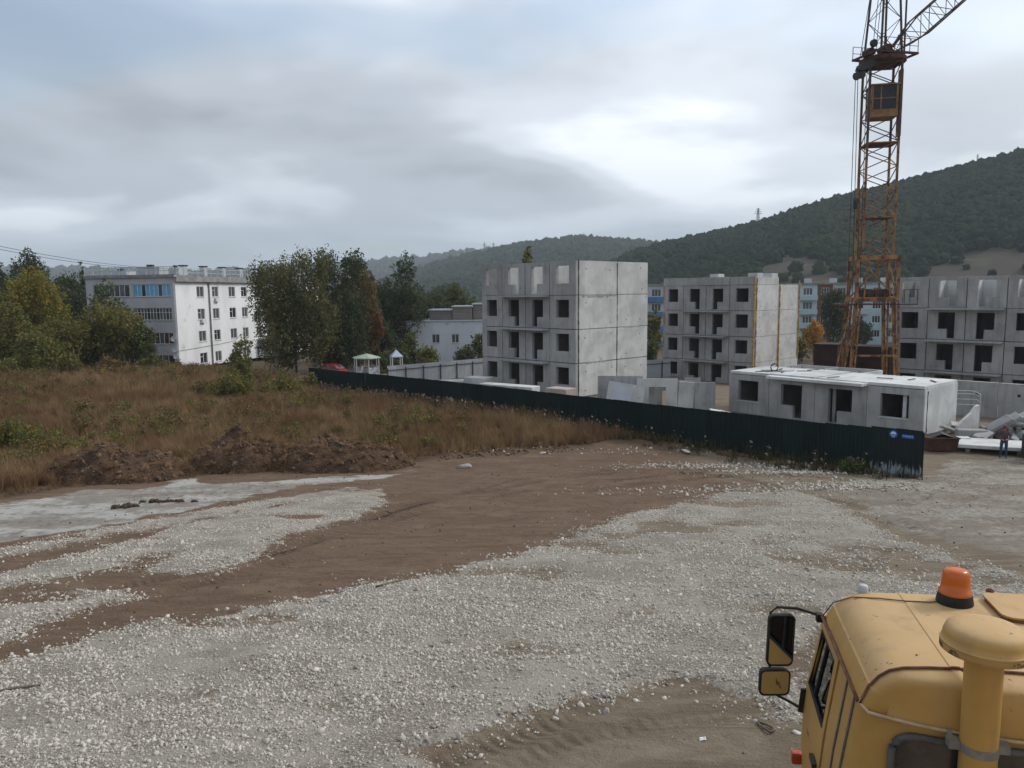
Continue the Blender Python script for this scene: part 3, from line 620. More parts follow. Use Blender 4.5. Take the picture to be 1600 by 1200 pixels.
# ------------------------------------------------------------------ haze in the air
t = NT('haze_air'); pv = t.n('ShaderNode'[:0]+'VolumePrincipled'); pv.inputs['Color'].default_value = (.80,.90,.98,1); pv.inputs['Density'].default_value = 0.0002; pv.inputs['Anisotropy'].default_value = .2
t.L.new(pv.outputs[0], t.out.inputs['Volume'])
mb = MB(); mb.box(-3300, 3300, -60, 3600, -12, 190); tag(mb.build('haze', t.m), 'thin pale haze in the air', kind='stuff')
# ------------------------------------------------------------------ panel buildings under construction
FH = 2.8
def holes_for(kind, w):
    a, b = .27*w, .73*w
    if kind == 'w': return [(.26*w, .76*w, .92, 2.38)]
    if kind == 'dr': return [(a, b, .92, 2.38), (a, a+.62, .1, .93)]
    if kind == 'dl': return [(a, b, .92, 2.38), (b-.62, b, .1, .93)]
    return []
def block(root, floors, cols, ends, top_open=True, face='conc', end='conc_light', balc=True, slabs=True, t=.3):  # end walls paler than the facades: side light put into the colour
    L_ = sum(c[0] for c in cols); W_ = sum(ends); f = M[face]; e = M[end]; r = random.Random(len(root.name)+floors)
    for k in range(floors):
        z = k*FH; y = 0
        for w, kd in cols:
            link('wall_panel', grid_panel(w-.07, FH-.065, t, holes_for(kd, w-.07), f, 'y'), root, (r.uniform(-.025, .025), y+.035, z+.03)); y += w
        x = t+.06
        for i, w in enumerate(ends):
            ww = w-(t+.06 if i == 0 else 0)
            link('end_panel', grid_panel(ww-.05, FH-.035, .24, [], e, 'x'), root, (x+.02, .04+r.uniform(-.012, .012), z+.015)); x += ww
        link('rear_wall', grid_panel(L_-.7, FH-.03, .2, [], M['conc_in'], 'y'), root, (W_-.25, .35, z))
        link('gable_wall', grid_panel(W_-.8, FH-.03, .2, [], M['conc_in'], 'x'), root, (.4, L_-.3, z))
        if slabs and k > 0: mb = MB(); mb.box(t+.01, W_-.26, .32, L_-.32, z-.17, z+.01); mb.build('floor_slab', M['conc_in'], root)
        y = 0
        for w, kd in cols[:-1]:
            y += w
            link('inner_wall', grid_panel(W_*.5-t-.05, FH-.25, .14, [], M['conc_white' if top_open and k == floors-1 else 'conc_in'], 'x'), root, (t+.02, y-.07, z+.02))  # top-storey inner walls paler: light from the open sky put into the colour
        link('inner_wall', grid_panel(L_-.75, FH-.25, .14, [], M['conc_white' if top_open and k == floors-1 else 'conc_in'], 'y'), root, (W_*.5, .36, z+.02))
    z = floors*FH
    if not top_open: mb = MB(); mb.box(t+.01, W_-.26, .32, L_-.32, z-.17, z+.02); mb.build('roof_slab', M['conc_in'], root)
    if balc:
        y0 = cols[0][0]; y1 = y0+cols[1][0]+cols[2][0]
        for k in range(1, floors):
            mb = MB(); mb.box(-.92, -.02, y0+.06, y1-.1, k*FH-.16, k*FH-.01); mb.build('balcony_slab', M['conc'], root, bevel=.02, seg=1)
    return L_, W_
def foot(root, L_, W_, d=1.4):
    mb = MB(); mb.box(.06, W_-.1, .1, L_-.1, -d, -.01); mb.build('foundation', M['conc_in'], root)
# block A: four storeys, the top one still open to the sky
rA = empty('panel_building', (5.27, 62.21, -3.1), R(43), 'four-storey bare concrete panel building with pale end wall, middle of the site', 'building', 'unfinished panel buildings')
colsA = [(2.98,'w'), (2.95,'dl'), (2.98,'dr'), (2.8,'w')]
LA, WA = block(rA, 4, colsA, [5.3, 4.3]); foot(rA, LA, WA)
def ragged(root, p, z0, z1, w, m, name, axis='z', depth=.05, normal='-y', seed=1, step=.25):
    """an uneven smeared strip standing proud of a wall, along z at local point p=(x,y)"""
    r = random.Random(seed); mb = MB(); z = z0; rings = []
    while z < z1+.01:
        a = w*(.35+.5*r.random()); b = w*(.35+.5*r.random()); d = depth*(.5+r.random())
        if normal == '-y': rings.append([(p[0]-a, p[1]+.03, z), (p[0]-a*.6, p[1]-d, z), (p[0]+b*.6, p[1]-d, z), (p[0]+b, p[1]+.03, z)])
        else: rings.append([(p[0]+.03, p[1]-a, z), (p[0]-d, p[1]-a*.6, z), (p[0]-d, p[1]+b*.6, z), (p[0]+.03, p[1]+b, z)])
        z += step*r.uniform(.6, 1.4)
    mb.loft(rings, True, True); return mb.build(name, m, root)
for sx, s_ in ((.36, 3), (5.3, 5)):
    for k in range(4): ragged(rA, (sx, .05), k*FH-.02, k*FH+FH+.02, .12 if sx < 1 else .09, M['seam'], 'bitumen_joint', seed=s_+k, depth=.035)
for k in range(1, 4):
    mb = MB(); mb.box(.4, 9.6, .035, .08, k*FH-.03, k*FH+.03); mb.build('panel_joint', M['seam'], rA)
def smear(root, x0, x1, z, h, m, seed, name='mortar_smear'):
    r = random.Random(seed); mb = MB(); x = x0; rings = []
    while x < x1: a, b = h*r.uniform(.1, 1), h*r.uniform(.1, 1)*.5; rings.append([(x, .045, z-a), (x, .022, z-a*.8), (x, .022, z+b*.7), (x, .045, z+b)]); x += r.uniform(.1, .3)
    mb.loft(rings, True, True); return mb.build(name, m, root)
def sockets(root, W_, floors, seed):
    r = random.Random(seed)
    for k in range(floors):
        for x in (1.2, 4.4, 6.4, 8.6):
            if x < W_-.5:
                for z in (.5, 2.2):
                    if r.random() < .75: mb = MB(); mb.lathe([(.001,0),(.055,0),(.055,.012),(.001,.012)], 8); mb.build('lifting_socket', M['seam'], root, (x+r.uniform(-.2,.2), .035, k*FH+z+r.uniform(-.15,.15)), (R(90),0,0))
smear(rA, .6, 5.2, 3*FH-.02, .3, M['conc'], 4); smear(rA, 6.2, 8.5, 2*FH, .12, M['conc'], 6); smear(rA, 1.2, 3.9, FH, .14, M['conc'], 9)
sockets(rA, 9.6, 4, 3)
# block B: four storeys with parapet, yellow insulation on the joints
rB = empty('panel_building', (26.0, 81.6, -5.05), R(44), 'grey panel building with parapet and yellow insulation strips, behind the low shell', 'building', 'unfinished panel buildings')
LB, WB = block(rB, 4, [(3.02,'w'), (2.95,'dl'), (2.95,'dr'), (2.75,'w')], [5.5, 4.85], False); foot(rB, LB, WB)
for y0, w in ((0, 3.02), (3.02, 5.9), (8.92, 2.75)): link('parapet_panel', grid_panel(w-.04, .85, .25, [], M['conc'], 'y'), rB, (-.02 if w < 5 else -.12, y0+.02, 4*FH+.01))
link('parapet_panel', grid_panel(4.9, .8, .2, [], M['conc_light'], 'x'), rB, (.3, .03, 4*FH+.01))
for (x, y, s_) in ((1.6, 5.6, .9), (1.6, .9, .9), (5.0, 1.0, 1.0)): mb = MB(); mb.box(x-s_*.7, x+s_*.7, y-s_*.6, y+s_*.6, 4*FH, 4*FH+1.25); mb.build('vent_shaft', M['conc_white'], rB)
for k in range(4):
    ragged(rB, (-.01, .12), k*FH+(1.6 if k == 0 else 0), k*FH+FH+(.8 if k == 3 else 0), .17, M['foam'], 'insulation_strip', normal='-x', seed=11+k, depth=.08)
    ragged(rB, (.35, .03), k*FH+(1.6 if k == 0 else 0), k*FH+FH+(.8 if k == 3 else 0), .13, M['foam'], 'insulation_strip', seed=15+k, depth=.08)
    ragged(rB, (5.5, .03), k*FH-.3, k*FH+FH, .16, M['foam'], 'insulation_strip', seed=21+k, depth=.10)
    ragged(rB, (-.01, LB-.1), k*FH+1.2, k*FH+FH, .14, M['foam'], 'insulation_strip', normal='-x', seed=25+k, depth=.1)
    if k > 0: ragged(rB, (10.2, .03), k*FH, k*FH+FH+(.6 if k == 3 else 0), .12, M['foam'], 'insulation_strip', seed=31+k, depth=.12)
sockets(rB, 10.3, 4, 5)
# block C at the right edge
c0 = np.array([37.44, 68.69]) + 9.06*np.array([math.sin(R(135)), math.cos(R(135))])
rC = empty('panel_building', (c0[0], c0[1], -4.6), R(45), 'grey panel building with openings to the sky, right of the tower crane', 'building', 'unfinished panel buildings')
LC, WC = block(rC, 4, [(3.0,'w'), (3.03,'dl'), (3.03,'dr'), (2.95,'w')], [5.2, 4.4]); foot(rC, LC, WC)
# block D: one storey, half roofed
rD = empty('panel_shell', (24.7, 45.1, -3.3), R(40), 'single-storey concrete panel shell with white roof slabs behind the fence corner', 'building', 'unfinished panel buildings')
colsD = [(3.48,'w'), (3.48,'dl'), (3.40,'dr'), (3.25,'w')]; LD = sum(c[0] for c in colsD)
y = 0
for w, kd in colsD:
    link('wall_panel', grid_panel(w-.03, 2.78, .3, holes_for(kd, w-.03), M['conc'], 'y'), rD, (0, y+.015, 0)); 
    mb = MB(); mb.box(.02, 5.0, y+.06, y+w-.06, 2.8+.015*(len(rD.children)%3), 2.99+.02*(len(rD.children)%3)); mb.build('roof_slab', M['conc_white'], rD, bevel=.02, seg=1); y += w
link('end_panel', grid_panel(4.6, 2.86, .24, [], M['conc_white'], 'x'), rD, (.42, .03, 0))  # paler than the facade, light on this side is in the colour
ragged(rD, (.40, .03), 0, 2.75, .14, M['seam'], 'bitumen_joint', seed=8, depth=.04)
mb = MB(); mb.box(-.012, .3, -.012, .06, .02, 2.8); mb.build('corner_edge', M['conc_white'], rD, bevel=.01, seg=1)
for ya, yb in ((.26*3.45, .76*3.45), (10.36+.26*3.22, 10.36+.76*3.22)): mb = MB(); mb.box(-.05, .06, ya-.05, yb+.05, .86, .915); mb.build('sill', M['conc_white'], rD)
rr = random.Random(5)
for k in range(9): x_, y_ = rr.uniform(.6, 4.4), rr.uniform(.5, 12.5); mb = MB(); mb.box(-.5, .5, -.05, .05, 0, .05); mb.build('roof_batten', M['wood'] if k % 2 else M['conc_in'], rD, (x_, y_, 3.03), (0, 0, rr.uniform(0, 3)))
for k in range(5): y_ = 1.0+k*2.6; mb = MB(); mb.path([(4.7, y_, 3.0), (4.7, y_, 3.12), (4.7, y_+.12, 3.12), (4.7, y_+.12, 3.0)], .015, 5); mb.build('lifting_loop', M['dark'], rD)
mb = MB(); mb.box(-.75, -.01, 3.5, 10.2, 2.74, 2.93); mb.build('balcony_slab', M['conc_white'], rD, bevel=.015, seg=1)
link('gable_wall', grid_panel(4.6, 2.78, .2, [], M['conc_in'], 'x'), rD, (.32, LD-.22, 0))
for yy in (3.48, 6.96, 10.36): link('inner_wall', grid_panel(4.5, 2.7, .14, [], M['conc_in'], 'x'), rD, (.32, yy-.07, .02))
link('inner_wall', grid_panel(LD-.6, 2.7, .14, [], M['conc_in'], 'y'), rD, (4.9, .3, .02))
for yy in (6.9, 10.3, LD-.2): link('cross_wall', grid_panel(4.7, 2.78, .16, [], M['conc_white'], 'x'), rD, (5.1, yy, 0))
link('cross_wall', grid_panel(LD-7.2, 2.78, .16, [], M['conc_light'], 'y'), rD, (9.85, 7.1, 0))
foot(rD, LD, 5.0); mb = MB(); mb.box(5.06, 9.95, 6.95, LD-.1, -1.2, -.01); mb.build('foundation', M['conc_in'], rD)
mb = MB(); mb.box(.9, 1.05, 6.0, 6.18, 0, 2.75); mb.build('timber_prop', M['white'], rD); mb = MB(); mb.box(.5, .62, 1.25, 1.47, 0, 2.75); mb.build('timber_prop', M['white'], rD)
# lifting sling left on the roof of the shell
p = at(1211, 565, 54.5); tr = Vector((p[0], p[1], -.30)); sl_ = empty('lifting_sling', tr, 0, 'ring of a lifting sling with cables lying on the white roof slabs', 'sling')
mb = MB(); mb.path([(.26*math.cos(a), .08, .3+.26*math.sin(a)) for a in np.linspace(0, 6.28, 17)], .045); mb.build('ring', M['dark'], sl_, smooth=True)
for s_ in (-1, 1):
    for q in (.6, 1.5): mb = MB(); mb.path([(0, .05, .06), (s_*q*.4, -.2, .05), (s_*q*.8, -.1*q, .04), (s_*q, .3*s_, .03)], .03); mb.build('cable', M['dark'], sl_, smooth=True)
# long precast wall in front of block C
p0 = np.array([32.59, 55.0]); dW = np.array([.707, -.707]); q = p0-3.5*dW
rW = empty('precast_wall', (q[0], q[1], -4.25), R(-45), 'long low concrete wall with small round holes behind the rubble', 'wall')
for k in range(3):
    link('wall_panel', grid_panel(5.9, 3.1, .35, [], M['conc'], 'x'), rW, (k*6.0, 0, 0))
    for (u, v) in ((1.2, 2.3), (4.6, 2.2), (1.0, .9), (4.4, .8)): mb = MB(); mb.lathe([(.001, .0), (.11, .0), (.11, .012), (.001, .012)], 10); o = mb.build('round_hole', M['seam'], rW, (k*6.0+u, -.0, v), (R(90), 0, 0))  # dark discs on a solid face, painted for the shade inside holes
mb = MB(); mb.box(0, 18, -.3, .0, -.6, .25); mb.build('footing', M['conc_in'], rW)
# ------------------------------------------------------------------ lived-in apartment house on the left
def wall_coat(name, a, b, c): return pm(name, a, b, .35, .9, .25, 8, spot=c, thr=(.58, .72), ssc=.8, stretch=(1,1,.35), dist=.02)
M['lime'] = wall_coat('lime_white_wall', (.80,.81,.82), (.68,.69,.70), (.50,.50,.50))
M['plaster'] = wall_coat('grey_white_plaster', (.50,.51,.53), (.42,.43,.45), (.32,.31,.30))  # loggia face greyer than the side wall: its shade put into the colour
M['bluepaint'] = pm('blue_paint', (.10,.36,.62), (.16,.43,.66), 2, .5, .05, rnd=.1)
M['roofmetal'] = pm('roof_sheet', (.46,.49,.53), (.36,.39,.42), 2, .5, .05)
M['eave'] = pm('grey_eave', (.30,.30,.30), (.20,.20,.20), 1.2, .9, .3, spot=(.12,.12,.12))
GB = (-43.7, 99.95, -4.0)
rG = empty('apartment_house', GB, R(76), 'old white four-storey apartment house with blue glazed loggia on the left', 'building')
def add_window(root, face, u, z, w, h, mull=1, deep=.12, fm='white', pane='glass_curtain', trans=False, sill=True):
    """face 'x': window in the wall that runs along x (plane y=0); 'y': wall along y (plane x=0)"""
    P = (lambda a, d, c: (a, d, c)) if face == 'x' else (lambda a, d, c: (d, a, c))
    def bx(mb, a0, a1, d0, d1, c0, c1):
        p, q = P(a0, d0, c0), P(a1, d1, c1); mb.box(min(p[0],q[0]), max(p[0],q[0]), min(p[1],q[1]), max(p[1],q[1]), c0, c1)
    fr = MB(); g = .07
    bx(fr, u, u+g, deep-.04, deep+.04, z, z+h); bx(fr, u+w-g, u+w, deep-.04, deep+.04, z, z+h); bx(fr, u+g, u+w-g, deep-.04, deep+.04, z, z+g); bx(fr, u+g, u+w-g, deep-.04, deep+.04, z+h-g, z+h)
    for k in range(1, mull+1): c = u+w*k/(mull+1); bx(fr, c-.035, c+.035, deep-.037, deep+.037, z+g, z+h-g)
    if trans: bx(fr, u+g, u+w*.5-.03, deep-.034, deep+.034, z+h*.62, z+h*.62+.05)
    o = fr.build('window', M[fm], root)
    mb = MB(); bx(mb, u+g*.5, u+w-g*.5, deep+.0, deep+.02, z+g*.5, z+h-g*.5); mb.build('pane', M[pane], o)
    if sill: mb = MB(); bx(mb, u-.06, u+w+.06, -.08, deep, z-.06, z-.003); mb.build('sill', M['steel'], o)
    return o
LGx, LGy, HG = 39., 13.9, 11.45
us = [(4.31,1.55),(7.68,1.45),(11.57,1.55),(14.65,1.45)]+[(18.2+3.3*i, 1.5) for i in range(6)]
zs = [.33, 3.35, 6.37, 9.4]
link('wall', grid_panel(LGx, HG, .3, [(u, u+w, z, z+1.45) for u, w in us for z in zs], M['lime'], 'x'), rG)
for i, (u, w) in enumerate(us):
    for j, z in enumerate(zs): add_window(rG, 'x', u, z, w, 1.45, 1, trans=(i+j) % 2 == 0, pane='glass_curtain' if (i*3+j) % 4 else 'glass')
zl = [(.3,1.55),(3.3,1.5),(6.45,1.6),(9.55,1.6)]
link('wall', grid_panel(LGy-.3, 12.25, .3, [(a-.3, b-.3, z, z+h) for a, b in ((.75, 6.5), (7.05, 12.7)) for z, h in zl], M['plaster'], 'y'), rG, (0, .3, 0))
mb = MB(); mb.box(0, .3, 0, .3, HG, 12.25); mb.build('corner_pier', M['plaster'], rG)
def loggia(u0, u1, z, h, n, fm, panes, split=None):
    fr = MB(); w = (u1-u0)/n; d = .10
    for k in range(n+1): c = u0+k*w; fr.box(d, d+.07, max(u0, c-.035), min(u1, c+.035), z, z+h)
    fr.box(d, d+.07, u0, u1, z, z+.06); fr.box(d, d+.07, u0, u1, z+h-.06, z+h)
    if split: fr.box(d+.002, d+.072, u0, u1, z+h*split, z+h*split+.05)
    o = fr.build('balcony_glazing', M[fm], rG)
    for k in range(n): mb = MB(); mb.box(d+.03, d+.045, u0+k*w+.03, u0+(k+1)*w-.03, z+.05, z+h-.05); mb.build('pane', M[panes[k % len(panes)]], o)
    return o
loggia(.75, 6.5, 9.55, 1.6, 9, 'white', ['bluepaint','bluepaint','glass','bluepaint','bluepaint','bluepaint','glass','bluepaint','bluepaint'])
loggia(.75, 6.5, 6.45, 1.6, 12, 'white', ['glass_curtain','glass','glass_curtain'], .62)
loggia(.75, 6.5, 3.3, 1.5, 8, 'white', ['glass','rust','glass_curtain','glass'])
loggia(.75, 6.5, .3, 1.55, 6, 'white', ['glass','glass_curtain','glass'])
for z, h in zl: loggia(7.05, 12.7, z, h, 7, 'white', ['glass','glass_curtain','glass'])
for z, h in zl[:]:
    for a, b in ((.7, 6.55), (7.0, 12.75)):
        mb = MB(); mb.box(-.06, -.002, a, b, z-.1, z-.02); mb.build('parapet_cap', M['eave'], rG)
mb = MB(); mb.box(-.25, LGx, -.45, -.003, HG+.003, 12.1); mb.build('eave', M['eave'], rG)
mb = MB(); mb.box(-.25, -.003, 0, LGy, 12.0, 12.4); mb.build('eave', M['eave'], rG)
mb = MB(); mb.box(.003, LGx, .003, LGy, 12.1, 12.3); mb.build('roof', M['eave'], rG)
mb = MB(); mb.box(.31, LGx, LGy-.3, LGy, 0, 12.09); mb.box(LGx-.3, LGx-.002, .3, LGy-.31, 0, 12.08); mb.build('wall', M['lime'], rG)
mb = MB(); mb.box(1.8, 2.0, .5, LGy-.4, 0, 12.05); mb.build('loggia_back_wall', M['plaster'], rG)
for k in range(4): mb = MB(); mb.box(.32, 1.78, .4, LGy-.4, k*3.05-.1, k*3.05+.05); mb.build('loggia_floor', M['plaster'], rG)
mb = MB(); mb.box(2.2, LGx-.5, 1.2, 1.4, 0, 12.05); mb.build('inner_wall', M['plaster'], rG)
for k in range(1, 4): mb = MB(); mb.box(.35, LGx-.4, .31, 1.15, k*3.05-.2, k*3.05); mb.build('inner_floor', M['plaster'], rG)
# roof rail, vents, pipes
rail = MB()
for k in range(27): rail.bar((k*1.45, -.3, 12.1), (k*1.45, -.3, 13.2), .07)
for k in range(11): rail.bar((-.15, k*1.38, 12.4), (-.15, k*1.38, 13.4), .07)
for z in (12.65, 13.2): rail.bar((0, -.3, z), (38, -.3, z), .07)
for z in (12.9, 13.4): rail.bar((-.15, 0, z), (-.15, 13.8, z), .07)
rail.build('roof_rail', M['steel'], rG)
for k in range(8):
    v = MB(); x = 3.5+k*4.3; v.box(x, x+.75, 1.2, 1.9, 12.3, 13.6); o = v.build('vent', M['roofmetal'], rG); v = MB(); v.box(x-.1, x+.85, 1.1, 2.0, 13.6, 13.74); v.build('cap', M['dark'], o)
for (y_, w_, h_) in ((1.0, 1.4, 1.1), (4.0, 3.4, 1.25), (9.2, 2.4, .8)):
    v = MB(); v.box(2.2, 4, y_, y_+w_, 12.3, 12.3+h_); o = v.build('roof_box', M['roofmetal'], rG); v = MB(); v.box(2.1, 2.6, y_+w_*.3, y_+w_*.55, 12.3+h_, 12.55+h_); v.build('cap', M['dark'], o)
for x in (6.9, 27.0): mb = MB(); mb.tube((x, -.12, .0), (x, -.12, HG-.35), .09, 8); mb.tube((x, -.12, HG-.36), (x, -.25, HG), .12, 8); mb.build('downpipe', M['eave'], rG, smooth=R(40))
for k, (y_, z) in enumerate(((.5, 4.0), (.35, 2.6), (.25, 1.7))):
    mb = MB(); mb.lathe([(.02,.0),(.2,.03),(.33,.1),(.36,.16),(.33,.14),(.2,.07),(.02,.05)], 14); o = mb.build('satellite_dish', M['white'], rG, (-.28, y_, z), (0, R(-80), 0), smooth=True); mb = MB(); mb.tube((0, 0, .05), (.12, 0, .42), .02); mb.tube((0,0,0),(0,0,-.28),.025); mb.build('arm', M['steel'], o)
mb = MB(); mb.path([(0.05, -.03, 2.4), (4, -.03, 2.55), (9, -.03, 2.75), (12.5, -.04, 3.0), (14, -.04, 3.9)], .025, 5); mb.build('cable', M['dark'], rG)
for (u, z) in ((8.1, 8.75), (4.8, 5.9)): mb = MB(); mb.box(u, u+.8, -.35, -.01, z, z+.5); mb.build('air_conditioner', M['white'], rG)
# ground-floor balcony with white panels farther along
mb = MB(); mb.box(18.5, 22.8, -1.3, -.02, 0, 1.25); o = mb.build('balcony', M['white'], rG)
for k in range(5): mb = MB(); mb.box(18.55+k*.85, 18.62+k*.85, -1.28, -1.2, 1.25, 2.7); mb.build('post', M['white'], o)
mb = MB(); mb.box(18.5, 22.8, -1.2, -1.16, 1.25, 2.7); mb.build('pane', M['glass'], o); mb = MB(); mb.box(18.4, 22.9, -1.4, -.02, 2.7, 2.82); mb.build('roof', M['eave'], o)
# overhead wires running to the roof of that house
for i, (a, b) in enumerate((((-60, 372, 70), (262, 420, 101)), ((-60, 377, 68), (240, 420, 101)))):
    A_, B_ = at(*a), at(*b); mb = MB(); mb.path([tuple((A_+(B_-A_)*t_)-A_-np.array([0, 0, 1.0])*4*t_*(1-t_)*.5) for t_ in np.linspace(0, 1, 15)], .022, 4)
    tag(mb.build('overhead_wire', M['dark'], None, A_), ['upper overhead wire running down to the white apartment roof', 'lower overhead wire running down to the white apartment roof'][i], 'wire', 'overhead wires at the left')
# ------------------------------------------------------------------ low white building behind
pE = at(634, 503, 112); zE = -4.5
rE = empty('low_building', (pE[0], pE[1], zE), R(-3), 'low white flat-roofed building with two windows behind bushes', 'building')
HE = pE[2]-zE; hE = [(3.8, 4.95), (6.7, 7.8), (10.4, 11.5)]; zw = at(676, 536, 112)[2]-zE
M['whitewash'] = wall_coat('whitewash', (.66,.69,.74), (.58,.61,.66), (.46,.48,.52))
link('wall', grid_panel(17, HE, .3, [(a, b, zw, zw+1.3) for a, b in hE], M['whitewash'], 'x'), rE)
for a, b in hE: add_window(rE, 'x', a, zw, b-a, 1.3, 1)
mb = MB(); mb.box(.003, .3, .303, 9, 0, HE-.002); mb.box(.3, 16.9, 8.7, 9, 0, HE-.003); mb.build('wall', M['whitewash'], rE)
mb = MB(); mb.box(-.15, 17.2, -.15, 9.1, HE, HE+.16); mb.build('roof', M['roofmetal'], rE)
mb = MB(); mb.box(.3, 16.7, 1.5, 1.7, 0, HE); mb.build('inner_wall', M['plaster'], rE)
M['oldwood'] = pm('grey_planks', (.25,.22,.20), (.17,.15,.135), 1.2, .9, .4, stretch=(.3,1,8))
for (x0, x1, h_, yy) in ((3.2, 6.6, 1.45, 2.0), (6.7, 9.6, 1.95, 1.6), (9.7, 13.5, 2.3, 2.2)):
    mb = MB(); mb.box(x0, x1, yy, yy+4, HE+.16, HE+.1+h_); o = mb.build('rooftop_shed', M['oldwood'], rE)
    mb = MB(); mb.box(x0-.15, x1+.12, yy-.3, yy+4.2, HE+.1+h_, HE+.3+h_); mb.build('roof', M['roofmetal'], o)
# ------------------------------------------------------------------ lived-in blocks far behind the site
M['brick'] = pm('red_brick_far', (.20,.085,.065), (.15,.065,.05), 2, .9, .3, 12)
M['skyblue'] = pm('pale_blue_render', (.44,.58,.62), (.38,.51,.55), .6, .8, .1); M['palewall'] = wall_coat('pale_render', (.52,.54,.54), (.44,.46,.46), (.36,.36,.36))
M['deepblue'] = pm('blue_balcony', (.05,.17,.36), (.08,.22,.42), 1, .6, .05)
def far_block(name, px, ytop, Y, bays, label, floors=5, rz=0):
    p = at(px, ytop, Y); h = 2.85; zb = -6.5; top = p[2]-zb
    r = empty(name, (p[0], p[1], zb), rz, label, 'building'); u = 0
    for w, m, parap, gl in bays:
        zsl = [top-1.2-.9-h*k for k in range(floors) if top-1.2-.9-h*k > .2]
        link('wall', grid_panel(w-.02, top, .3, [(w*.25, w*.75, z, z+1.45) for z in zsl], M[m], 'x'), r, (u, 0, 0))
        for z in zsl:
            add_window(r, 'x', u+w*.25, z, w*.5, 1.45, 2, pane=gl, sill=False)
            if parap: mb = MB(); mb.box(u+.1, u+w-.1, -.9, -.02, z-1.05, z-.05); mb.build('balcony', M[parap], r)
        u += w
    mb = MB(); mb.box(-.2, u+.2, -.3, 10.5, top, top+.35); mb.build('roof', M['eave'], r)
    for k in range(int(u/5)): mb = MB(); mb.box(2+k*5, 3.2+k*5, 3, 4.2, top+.35, top+1.3); mb.build('chimney', M['palewall'], r)
    mb = MB(); mb.box(.02, u-.03, 1.6, 10.4, 0, top-.01); mb.build('core', M['plaster'], r); return r
far_block('apartment_block', 1248, 445, 156, [(3.7,'skyblue','skyblue','glass_curtain'),(3.0,'brick',None,'glass'),(3.3,'palewall',None,'glass'),(3.6,'skyblue','palewall','glass'),(3.2,'skyblue',None,'glass'),(3.3,'palewall','palewall','glass_curtain'),(3.0,'palewall',None,'glass')], 'pale blue and brick apartment block far behind the crane', rz=R(-8))
far_block('apartment_block', 985, 447, 150, [(3.2,'palewall',None,'glass'),(3.6,'palewall','deepblue','glass_curtain'),(3.0,'brick',None,'glass')], 'apartment block with blue balconies glimpsed between two panel buildings', rz=R(-8))
# ------------------------------------------------------------------ tower crane
M['crane'] = pm('worn_yellow_crane_paint', (.36,.195,.062), (.23,.10,.038), 1.3, .75, .2, 20, spot=(.09,.04,.025), thr=(.48,.60), ssc=2.0)
M['crane_dark'] = pm('sooty_crane_steel', (.10,.062,.042), (.05,.036,.03), 1.5, .7, .2, spot=(.12,.06,.03), thr=(.55,.66))  # upper steelwork, darker than the lower mast
M['cabglass'] = pm('dusty_cab_glass', (.015,.017,.02), (.03,.033,.036), 2, .35, 0, spec=.2)
M['cream'] = pm('faded_yellow_cab_sheet', (.31,.17,.06), (.19,.095,.04), 2, .7, .1)
rK = empty('tower_crane', (29.2, 62.0, -4.35), R(-11), 'yellow rusty lattice tower crane with cab, left of the right panel building', 'crane')
Z0 = 4.35
S = 1.13                                    # half side of the mast
def sect(z0, z1, n, mat, part='mast_section', s0=S, s1=S, ch=.16, br=.085, ring=True):
    e = None
    for sx, sy in ((-1,-1),(1,-1),(1,1),(-1,1)):
        mb = MB(); mb.bar((sx*s0, sy*s0, z0), (sx*s1, sy*s1, z1), ch)
        if e is None: e = mb.build(part, mat, rK)
        else: mb.build('chord', mat, e)
    dz = (z1-z0)/n
    for k in range(n):
        za, zb = z0+k*dz, z0+(k+1)*dz; a = s0+(s1-s0)*(za-z0)/(z1-z0); b = s0+(s1-s0)*(zb-z0)/(z1-z0)
        for i, ((ux, uy), (vx, vy)) in enumerate((((-1,-1),(1,-1)),((1,-1),(1,1)),((1,1),(-1,1)),((-1,1),(-1,-1)))):
            mb = MB()
            if (k+i) % 2: mb.tube((ux*a, uy*a, za), (vx*b, vy*b, zb), br/2, 5)
            else: mb.tube((vx*a, vy*a, za), (ux*b, uy*b, zb), br/2, 5)
            mb.build('brace', mat, e)
            if ring and k == n-1: mb = MB(); mb.bar((ux*b, uy*b, zb-.06), (vx*b, vy*b, zb-.06), br*1.1); mb.build('cross_bar', mat, e)
    return e
zp0, zp1, zr2, zr1, zsl, ztop = 4.7+Z0, 8.0+Z0, 11.2+Z0, 16.9+Z0, 22.9+Z0, 36+Z0
sect(zp1, zr2, 3, M['crane']); sect(zr2, zr1, 6, M['crane']); sect(zr1, zsl, 6, M['crane_dark'])
for z in (zr2, zr1): mb = MB(); mb.box(-S*.9, S*.9, -S*.9, S*.9, z-.12, z-.04); mb.build('landing', M['rust'], rK)
# portal frame that carries the mast
pf = sect(zp0, zp1, 1, M['crane'], 'portal_frame', 1.5, 1.5, .2, .12)
for z in (zp0, zp1):
    for (a, b) in (((-1.6,-1.5),(1.6,-1.5)),((1.5,-1.6),(1.5,1.6)),((-1.6,1.5),(1.6,1.5)),((-1.5,-1.6),(-1.5,1.6))): mb = MB(); mb.bar((*a, z), (*b, z), .22, .34); mb.build('beam', M['crane'], pf)
for sx, sy in ((-1,-1),(1,-1),(1,1),(-1,1)):
    for k in (0, 1):
        mb = MB(); mb.tube((sx*1.5*(1-k*.35), sy*1.5*(.65+k*.35), zp0), (sx*1.45*(1-k*.5), sy*1.45*(.5+k*.5), zp1), .06, 5); mb.build('strut', M['crane'], pf)
for (x, y, w) in ((-.7, -.9, .5), (.3, -.8, .6), (.9, .2, .4)): mb = MB(); mb.box(x-w, x+w, y-.35, y+.35, zp0+.2, zp0+.85); mb.build('winch', M['rust'], pf, bevel=.08, seg=1)
